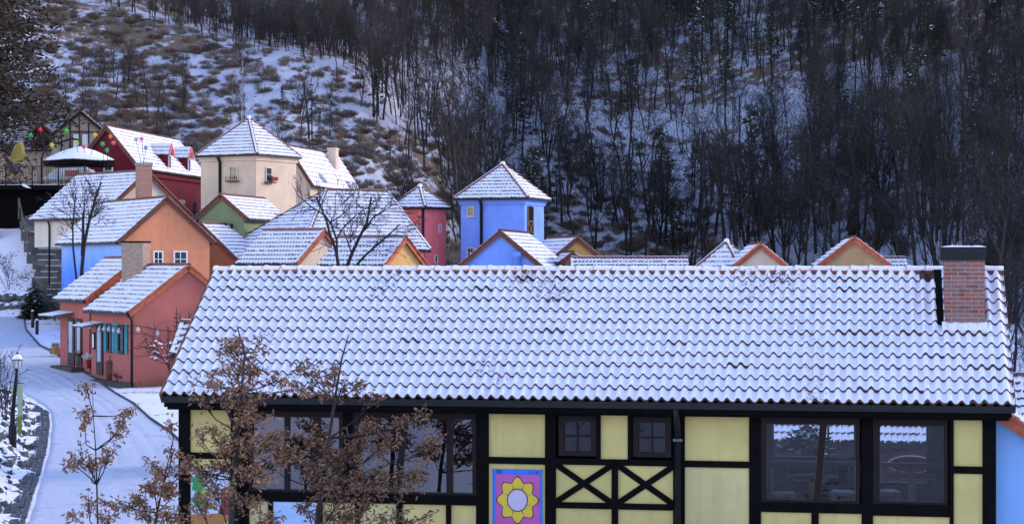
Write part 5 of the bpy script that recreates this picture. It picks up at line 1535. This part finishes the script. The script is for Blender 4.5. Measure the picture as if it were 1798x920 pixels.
def tsize(px, py):
    """trees get smaller and thinner up the slope, on the poorer soil"""
    k = interp(py, [-150, 60, 200, 330, 500], [.38, .45, .55, .74, .88])
    return k * (.72 if px < 640 else 1.0)
PLACES = [(200, 'behind the tan timbered house'), (360, 'behind the crimson house'), (520, 'behind the cream tower'), (700, 'above the hipped roof'), (800, 'behind the red tower'), (980, 'behind the blue tower'),
          (1220, 'above the long low roof'), (1320, 'above the pyramid roof'), (1400, 'above the cream gable peak'), (1560, 'above the ochre gable'), (1660, 'left of the brick chimney'), (9999, 'right of the brick chimney')]
STEMS = ['', '', '', 'twin stemmed ', '', 'twin stemmed ', '', 'three stemmed ', '']
def zone(px, py, k, sc_):
    where = next(w for lim, w in PLACES if px < lim)
    high = 'top of the hillside' if py < 110 else ('middle of the hillside' if py < 280 else 'foot of the hillside')
    return '%s %sbare tree at the %s %s' % ('tall' if sc_ > .8 else ('middling' if sc_ > .55 else 'small'), STEMS[k], high, where)
vis = [s for s in spots if -20 < s[3] < 1820 and s[4] > 30]
vis.sort(key=lambda s: s[1]); near = vis[:300]; ns = set(near); far = [s for s in spots if s not in ns]
for (x, y, z, px, py) in near:
    k = rnd.randrange(9); sc_ = rnd.uniform(.75, 1.2) * tsize(px, py); lab = zone(px, py, k, sc_)
    tree_copy('bare_tree', BT[k], (x, y, z), rnd.uniform(0, 6.28), sc_, lab, 'bare trees: ' + lab)
scatter('far_forest', 'mass of bare grey brown trees covering the upper hillside', 'forest', BT,
        [((x, y, z), (0, 0, rnd.uniform(0, 6.28)), (lambda s: (s, s, s * rnd.uniform(.9, 1.2)))(rnd.uniform(.75, 1.2) * tsize(px, py)), rnd.randrange(9)) for (x, y, z, px, py) in far])
for i in range(26):
    y = rnd.uniform(84, 124); x = rnd.uniform(.236, .30) * y; sc_ = rnd.uniform(.45, .75)
    tree_copy('bare_tree', BT[rnd.randrange(9)], (x, y, ground_z(x, y)), rnd.uniform(0, 6.28), sc_, 'bare tree beyond the right end of the snowy main roof', 'bare trees beyond the right end of the main roof')
# dense young growth that darkens the upper slope
und = []
tries = 0
while len(und) < 1500 and tries < 50000:
    tries += 1
    y = rnd.uniform(160, 300); x = rnd.uniform(-.30, .31) * y; z = ground_z(x, y); px, py = pix(x, y, z)
    edge = interp(px, [-200, 200, 430, 560, 640, 660, 720, 800, 830], [-60, 10, 70, 105, 130, 215, 265, 335, 600])
    if py > edge or py < -120: continue
    d_ = .02 + .98 * sstep(190, 60, py) + (.12 if px > 1500 else 0)
    d_ *= .35 + 1.2 * max(0, .5 + noise.noise(V((x * .03, y * .03, 9))))
    if rnd.random() > d_: continue
    und.append(((x, y, z), (rnd.uniform(-.15, .15), rnd.uniform(-.15, .15), rnd.uniform(0, 6.28)), (lambda s: (s, s, s))(rnd.uniform(.22, .42)), rnd.randrange(9)))
scatter('forest_undergrowth', 'thicket of bare saplings between the trees on the hillside', 'thicket', BT, und)
# evergreens scattered through the forest, each on its own
k = 0; tries = 0
while k < 85 and tries < 5000:
    tries += 1
    y = rnd.uniform(165, 280); x = rnd.uniform(-.07, .27) * y; z = ground_z(x, y); px, py = pix(x, y, z)
    if not (820 < px < 1800 and 20 < py < 470): continue
    if noise.noise(V((x * .05, y * .05, 21))) < -.05 and rnd.random() < .8: continue
    k += 1
    sc_ = rnd.uniform(.55, 1.05); where = next(w for lim, w in PLACES if px < lim); high = 'top' if py < 110 else ('middle' if py < 280 else 'foot')
    lab = '%s dark evergreen at the %s of the hillside %s' % ('large' if sc_ > .8 else 'small', high, where)
    tree_copy('evergreen_tree', rnd.choice(EV), (x, y, z), rnd.uniform(0, 6.28), sc_, lab, 'evergreens: ' + lab)
for px, py, hgt in ((548, 248, 7), (497, 200, 5), (684, 292, 3), (662, 215, 9), (780, 300, 5), (560, 235, 4)):
    y = 136
    for _ in range(400):
        x = (px - 899) / 3500 * y
        if 460 - 3500 * (ground_z(x, y) - EYE) / y < py: break
        y += .3
    lab = {548: 'tall narrow dark evergreen above the steep roof house', 497: 'dark evergreen right of the flagpole on the scrub slope', 684: 'small dark evergreen left of the gully', 662: 'dark pine at the edge of the scrub slope', 780: 'dark evergreen at the foot of the gully', 560: 'short dark evergreen beside the tall narrow one'}[px]
    tree_copy('evergreen_tree', EV[0 if px != 548 else 2], (x, y, ground_z(x, y)), rnd.uniform(0, 6), hgt / 8 * .55, lab, None)
# brown scrub over the cleared spur, and thinner elsewhere
sc = []; tries = 0
while len(sc) < 6500 and tries < 90000:
    tries += 1
    y = rnd.uniform(122, 215); x = rnd.uniform(-.30, .10) * y; z = ground_z(x, y); px, py = pix(x, y, z)
    if y < 128 and x < -12: continue
    if py < -30: continue
    edge = interp(px, [-200, 200, 430, 560, 640, 660, 720, 800, 850], [-60, 20, 80, 115, 140, 225, 275, 345, 420])
    d_ = 1.0 if py > edge else .05
    d_ *= .5 + 1.0 * max(0, noise.noise(V((x * .085, y * .085, 2))) + .12)
    if px > 560 and py > 230: d_ += .5
    if rnd.random() > d_: continue
    s = rnd.uniform(.2, .66)
    sc.append(((x, y, z), (0, 0, rnd.uniform(0, 6.28)), (s * 1.35, s * 1.35, s * .8), rnd.randrange(4)))
for i in range(200):                                       # brown thicket at the foot of the forest
    y = rnd.uniform(140, 196); x = rnd.uniform(-.04, .26) * y; z = ground_z(x, y); px, py = pix(x, y, z)
    if py < 385 or y < hill_foot(px) - 12: continue
    s = rnd.uniform(.6, 1.5); sc.append(((x, y, z), (0, 0, rnd.uniform(0, 6.28)), (s, s, s * 1.2), rnd.randrange(4)))
scatter('hill_scrub', 'brown dry scrub and brambles covering the snowy spur', 'scrub', SC, sc)

# -- big dark trees at the upper left corner
T, Cn = pine(900, 15, 3.4, 150, 100, .16, .05, .015)
big = (T.mesh('trunk', M['bark_dark']), Cn.mesh('crown', [M['needles_brown'], M['needles_brown']]))
T, Cn = pine(901, 12, 3.2, 120, 100, .16, .02, .03)
big2 = (T.mesh('trunk', M['bark_dark']), Cn.mesh('crown', [M['needles_brown'], M['needles_snow']]))
tree_copy('large_dark_tree', big, (-30.9, 114.5, 11.0), .4, 1.35, 'tallest dark brown tree at the left edge of the picture', None)
tree_copy('large_dark_tree', big2, (-31.8, 117.5, 9.5), 2.0, 1.05, 'dark brown tree with drooping boughs left of the tan house', None)
tree_copy('large_dark_tree', big, (-31.6, 120, 13.0), 3.0, 1.5, 'dark brown tree in the top left corner behind the tallest one', None)

# -- leaves: small lobed oak leaves, curled
def oak_leaf(seed, L=.085):
    rnd = random.Random(seed); mb = MB(); W = L * .30
    out = [(0, .0), (.18, .45), (.28, .25), (.42, .95), (.52, .45), (.66, 1.0), (.76, .45), (.88, .55), (1.0, 0)]
    curl = rnd.uniform(-.5, .9); fold = rnd.uniform(.2, .9)
    top = []; bot = []; midv = []
    for t, w in out:
        z = curl * L * (t - .5) ** 2
        midv.append((t * L, 0, z)); top.append((t * L, w * W * math.cos(fold), z + w * W * math.sin(fold))); bot.append((t * L, -w * W * math.cos(fold), z + w * W * math.sin(fold)))
    n = len(out); mb.v = midv + top + bot
    for i in range(n - 1):
        mb.f += [(i, i + 1, n + i + 1, n + i), (i + 1, i, 2 * n + i, 2 * n + i + 1)]; mb.m += [0, 0]
    return mb
LEAF = [oak_leaf(s) for s in range(7)]
LEAF_ME = [l.mesh('leaf', M['leaf'] if i % 3 else M['leaf_pale'], True) for i, l in enumerate(LEAF)]

def rnd_frame(rnd, p, s):
    x = V((rnd.uniform(-1, 1), rnd.uniform(-1, 1), rnd.uniform(-1.0, .5))).normalized(); y = perp(x, rnd); z = x.cross(y)
    return frame4(p, x * s, y * s, z * s)

def leafy_oak(name, label, trunk_pts, trunk_r, masses, seed, n_single=110, D=27.0):
    """young oak holding its dead leaves; masses: (centre, radii, leaves) clusters with a limb from the trunk to each"""
    rnd = random.Random(seed); root = thing(name, label, 'tree', trunk_pts[0])
    mb = MB(); mb.tube(trunk_pts, [trunk_r * (1 - .85 * i / (len(trunk_pts) - 1)) for i in range(len(trunk_pts))], 8); mb.build('trunk', M['bark'], root, True)
    tw = MB(); lv = MB(); singles = []
    for (c, rad, n) in masses:
        # limb from the nearest lower point of the trunk
        best = min(trunk_pts, key=lambda q: (V(q) - c).length + (2.0 if q[2] > c.z - .05 else 0))
        a = V(best); mid = a.lerp(c, .5) + V((0, 0, -.06)) + V((rnd.uniform(-.05, .05),) * 3)
        tw.tube([a, mid, c], [.012, .008, .005], 5, 0, False)
        for k in range(max(4, int(n * 1.4) // 14)):
            e = c + V((rnd.gauss(0, .62) * rad[0], rnd.gauss(0, .7) * rad[1], rnd.gauss(0, .62) * rad[2])); s0 = mid.lerp(c, rnd.random())
            tw.tube([s0, (s0 + e) / 2 + V((0, 0, -.015)), e], [.006, .005, .003], 3, 0, False)
            for j in range(14):
                p = s0.lerp(e, rnd.uniform(.35, 1.05)) + V((rnd.gauss(0, .035), rnd.gauss(0, .05), rnd.gauss(0, .035)))
                s = rnd.uniform(.6, 1.15); m4 = rnd_frame(rnd, p, s); li = rnd.randrange(7)
                if len(singles) < n_single and rnd.random() < .12: singles.append((li, m4)); continue
                src = LEAF[li]; b = len(lv.v); lv.v.extend([tuple(m4 @ V(q)) for q in src.v]); mm = 0 if rnd.random() < .68 else 1
                lv.f.extend([tuple(b + i for i in f) for f in src.f]); lv.m.extend([mm] * len(src.f))
    br = tw.build('branches', M['bark_dark'], root)
    cr = lv.build('crown', [M['leaf'], M['leaf_pale']], root, True, kind='stuff')
    for li, m4 in singles: place('leaf', LEAF_ME[li], cr, m4)
    return root

def OP(px, py, D): return V(((px - 899) / 3500 * D, D, EYE - (py - 460) / 3500 * D))
rnd = random.Random(5)
def mass(lst, D, dj=.35):
    out = []
    for (px, py, rx, ry, n) in lst:
        d_ = D + rnd.uniform(-dj, dj); k = d_ / 3500; out.append((OP(px, py, d_), (rx * k, .22, ry * k), n))
    return out
m1 = [(415, 592, 14, 12, 28), (390, 612, 22, 12, 56), (425, 618, 26, 14, 84), (452, 606, 22, 12, 42), (400, 645, 30, 12, 84), (440, 650, 30, 14, 98), (372, 668, 22, 12, 70), (410, 680, 32, 12, 112), (452, 684, 30, 10, 84),
      (345, 690, 24, 8, 42), (490, 665, 30, 10, 56), (515, 684, 26, 9, 56), (415, 705, 30, 12, 84), (425, 735, 26, 16, 98), (455, 730, 24, 12, 56),
      (370, 752, 20, 10, 42), (385, 775, 24, 14, 98), (345, 762, 14, 10, 28), (430, 775, 40, 20, 168), (475, 765, 34, 16, 126), (400, 815, 40, 22, 182), (450, 830, 44, 22, 196), (360, 830, 30, 18, 112), (375, 860, 32, 20, 126), (430, 875, 36, 16, 126), (345, 880, 26, 18, 84), (470, 905, 34, 14, 98), (505, 800, 36, 22, 168), (330, 800, 16, 26, 56)]
leafy_oak('oak_sapling', 'young oak with brown dead leaves before the left windows', [tuple(OP(398, 1060, 27)), tuple(OP(404, 940, 27)), tuple(OP(412, 840, 27)), tuple(OP(418, 760, 27)), tuple(OP(424, 690, 27)), tuple(OP(430, 620, 27)), tuple(OP(416, 572, 27))], .05, mass(m1, 27), 31)
m2 = [(590, 655, 10, 18, 42), (600, 680, 22, 10, 56), (630, 672, 16, 8, 28), (560, 690, 26, 8, 42), (575, 665, 8, 12, 28), (545, 655, 12, 12, 42), (540, 680, 20, 9, 42), (525, 640, 12, 6, 14), (665, 695, 16, 6, 14),
      (560, 775, 36, 20, 140), (600, 800, 40, 24, 196), (640, 770, 30, 20, 140), (660, 745, 26, 16, 98), (690, 770, 28, 18, 98), (560, 830, 44, 24, 210), (610, 850, 46, 22, 224), (660, 835, 44, 22, 196), (700, 845, 38, 20, 154), (735, 825, 24, 16, 84),
      (720, 745, 26, 10, 56), (745, 728, 20, 8, 42), (755, 790, 20, 14, 56), (770, 770, 12, 10, 28), (650, 885, 40, 14, 112), (590, 900, 40, 16, 98), (700, 905, 36, 10, 84), (750, 908, 26, 9, 56), (540, 885, 24, 18, 70), (620, 905, 30, 12, 70)]
leafy_oak('oak_sapling', 'leaning young oak with brown dead leaves right of the taller one', [tuple(OP(545, 1060, 27.4)), tuple(OP(553, 940, 27.4)), tuple(OP(566, 850, 27.4)), tuple(OP(578, 770, 27.4)), tuple(OP(588, 700, 27.4)), tuple(OP(600, 630, 27.4)), tuple(OP(612, 588, 27.4))], .042, mass(m2, 27.4), 32)
m3 = [(152, 676, 8, 5, 28), (150, 722, 12, 8, 28), (148, 745, 12, 10, 42), (118, 808, 16, 10, 56), (140, 795, 16, 12, 56), (165, 818, 18, 14, 56), (180, 800, 14, 10, 28), (207, 755, 14, 14, 28), (220, 738, 8, 10, 14), (230, 722, 8, 4, 14), (155, 875, 20, 12, 56), (130, 905, 20, 10, 42), (195, 790, 12, 8, 14)]
leafy_oak('oak_sapling', 'thin oak sapling with sparse brown leaves standing before the snowy road', [tuple(OP(174, 1060, 29)), tuple(OP(172, 930, 29)), tuple(OP(170, 850, 29)), tuple(OP(168, 790, 29)), tuple(OP(164, 730, 29)), tuple(OP(162, 672, 29))], .018, mass(m3, 29, .2), 33, 60)
m4_ = [(285, 820, 24, 18, 84), (305, 790, 14, 14, 42), (270, 850, 26, 18, 112), (300, 860, 30, 24, 154), (240, 870, 26, 14, 84), (215, 890, 26, 12, 84), (260, 895, 34, 16, 126), (310, 900, 30, 18, 126), (180, 905, 24, 10, 56), (322, 830, 16, 20, 56), (300, 745, 6, 4, 8)]
leafy_oak('oak_sapling', 'bushy brown leaved oak at the bottom left beside the corner post', [tuple(OP(262, 1060, 28)), tuple(OP(266, 960, 28)), tuple(OP(276, 900, 28)), tuple(OP(286, 850, 28)), tuple(OP(300, 790, 28))], .03, mass(m4_, 28, .3), 34, 60)

# -- single bare trees in the village
def hand_tree(name, label, limbs, seed, D, twigs=8, mat='bark_dark'):
    """limbs: list of (points in picture, start radius px); twigs grow from each limb"""
    rnd = random.Random(seed); base = OP(limbs[0][0][0][0], limbs[0][0][0][1], D); root = thing(name, label, 'tree', base)
    T, Cn = MB(), MB(); k = D / 3500
    for pts, r in limbs:
        dj = rnd.uniform(-.5, .5); P = []
        for i, (x, y) in enumerate(pts): P.append(OP(x, y, D + dj * i / len(pts)))
        T.tube(P, [max(.010, .68 * r * k * (1 - .6 * i / (len(P) - 1))) for i in range(len(P))], 6, 0, True)
        for j in range(twigs):
            i = rnd.randrange(max(1, len(P) // 2), len(P)) - 1; a = P[i].lerp(P[i + 1] if i + 1 < len(P) else P[i], rnd.random())
            d = (P[min(i + 1, len(P) - 1)] - P[i]).normalized() if i + 1 < len(P) else V((0, 0, 1))
            def tw(p, d, L, lev):
                e = p + d * L; m = p.lerp(e, .5) + perp(d, rnd) * L * .08
                Cn.tube([p, m, e], [.016 - .004 * lev, .012 - .003 * lev, .007], 3, 0, False)
                if lev < 2:
                    for _ in range(3): tw(p.lerp(e, rnd.uniform(.3, 1)), rot_about(d, perp(d, rnd), R(rnd.uniform(20, 50))), L * rnd.uniform(.4, .65), lev + 1)
            tw(a, rot_about(d, perp(d, rnd), R(rnd.uniform(25, 60))), rnd.uniform(.5, 1.1), 0)
    T.build('trunk', M[mat], root, True); Cn.build('crown', M['twig'], root)
    return root
hand_tree('pollarded_tree', 'dark pollarded tree with cut stubs before the blue side wall', [([(142, 520), (144, 470), (148, 430), (155, 395), (163, 365), (170, 340), (178, 320)], 5.5), ([(145, 450), (146, 410), (146, 380), (147, 370)], 5), ([(147, 385), (148, 360), (148, 350)], 2.5), ([(157, 385), (155, 372)], 2.5), ([(160, 384), (169, 377)], 2)], 3, 79, 7)
hand_tree('pollarded_tree', 'thin dark pollarded tree left of the thick one before the blue wall', [([(138, 520), (132, 470), (128, 430), (128, 395), (131, 360), (133, 347)], 3.2), ([(128, 400), (122, 378), (108, 372)], 1.4)], 4, 78, 6)
hand_tree('bare_garden_tree', 'bare dark branching tree in front of the hipped snowy roof', [([(600, 520), (594, 466), (590, 440), (580, 415), (574, 390), (566, 370), (555, 345)], 5), ([(592, 450), (591, 420), (582, 395), (572, 380), (560, 372), (545, 362), (528, 348)], 3), ([(592, 418), (603, 400), (625, 378), (648, 362)], 2.4), ([(578, 392), (600, 378), (618, 362)], 1.6)], 5, 69, 8)
hand_tree('bare_garden_tree', 'bare dark tree with long right leaning limbs before the golden gable', [([(606, 520), (610, 466), (618, 445), (632, 415), (644, 392), (648, 370), (652, 345)], 5.5), ([(640, 405), (655, 382), (670, 374), (688, 360)], 2.4), ([(618, 520), (628, 463), (645, 445), (665, 428), (685, 410), (702, 394)], 4), ([(618, 445), (610, 425), (604, 405)], 2)], 6, 69.6, 8)
# small fruit tree before the pink gable
t = hand_tree('fruit_tree', 'small bare tree with red fruit capped in snow before the pink gable', [([(295, 690), (296, 660), (297, 638)], 1.6), ([(296, 645), (285, 628), (272, 622)], .9), ([(297, 640), (300, 620), (298, 606)], .9), ([(296, 645), (306, 630), (312, 618)], .9)], 7, 62, 6)
for i in range(26):
    p = OP(random.uniform(262, 312), random.uniform(598, 638), 62 + random.uniform(-.3, .3))
    mb = MB(); mb.ball(p, .045, 0, 6, 4); o = mb.build('fruit', flat('red fruit', (.28, .03, .03)) if i == 0 else bpy.data.materials['red fruit'], t)
    mb = MB(); mb.ball(p + V((0, 0, .028)), .042, 0, 6, 4); mb.build('fruit_snow', M['snow'], o)
# cypress beside it
T, Cn = conifer(77, 2.2, .26, 16, 9, 0, -.6)
tree_copy('cypress', (T.mesh('trunk', M['bark_dark']), Cn.mesh('crown', [M['needles'], M['needles_snow']])), OP(310, 672, 58), 0, 1.0, 'narrow dark cypress at the edge of the pink wall', None)
# evergreen shrub with snow by the slope
T, Cn = conifer(78, 2.1, .85, 16, 16, .30, .25)
tree_copy('snowy_evergreen', (T.mesh('trunk', M['bark_dark']), Cn.mesh('crown', [M['needles'], M['needles_snow']])), (-23.05, 96.2, 2.85), 0, .98, 'cone shaped evergreen dusted with snow at the bend of the road', None)
tree_copy('christmas_tree', (T.mesh('trunk', M['bark_dark']), Cn.mesh('crown', [M['needles'], M['needles_snow']])), ML(9.95, 4.2, .6), 1, 1.15, 'snow dotted fir seen through the window with the slanting mullion', None)
# bare shrubs on the slopes left
for (px, py, D, H, lab) in ((16, 512, 99, 1.9, 'bare twiggy shrub on the snowy slope above the boulders'), (95, 540, 95, 1.6, 'bare stem leaning beside the evergreen by the slope'), (5, 690, 60, 1.6, 'bare shrub at the left edge above the lamp post'), (12, 740, 57, 1.2, 'thin bare shrub left of the lamp post')):
    T, Cn = bare_tree(int(px + py), H, .022, kids=(5, 4, 3), clear=.2, minr=.006, stems=3)
    p = OP(px, py, D); p.z = ground_z(p.x, p.y)
    tree_copy('bare_shrub', (T.mesh('trunk', M['bark_dark']), Cn.mesh('crown', M['twig'])), p, 0, 1.0, lab, None, 'shrub')
# dry grass at the foot of the pink wall
mb = MB()
for i in range(420):
    s = random.uniform(-2.0, 2.1); p = gablept(pk, s, ground_z(0, 0), random.uniform(.03, .35)); p.z = ground_z(p.x, p.y); e = p + V((random.uniform(-.12, .12), random.uniform(-.12, .12), random.uniform(.12, .42))); mb.add([p - V((.012, 0, .05)), p + V((.012, 0, -.05)), e], [(0, 1, 2)])
o = mb.build('dry_grass', M['leaf_pale'], None, kind='stuff'); tag(o, 'tan dry grass along the foot of the pink gable wall', 'grass')
# trees on the near slope, seen mirrored in the left windows
for i, (x, y, s) in enumerate(((-9.5, 12.0, .40), (-12.5, 16.5, .42), (-15, 9, .6))):
    tree_copy('slope_tree', BT[(i * 2 + 1) % 9], (x, y, ground_z(x, y)), i * 1.3, s, 'bare tree on the near slope that is mirrored in the left windows', 'trees mirrored in the left windows')
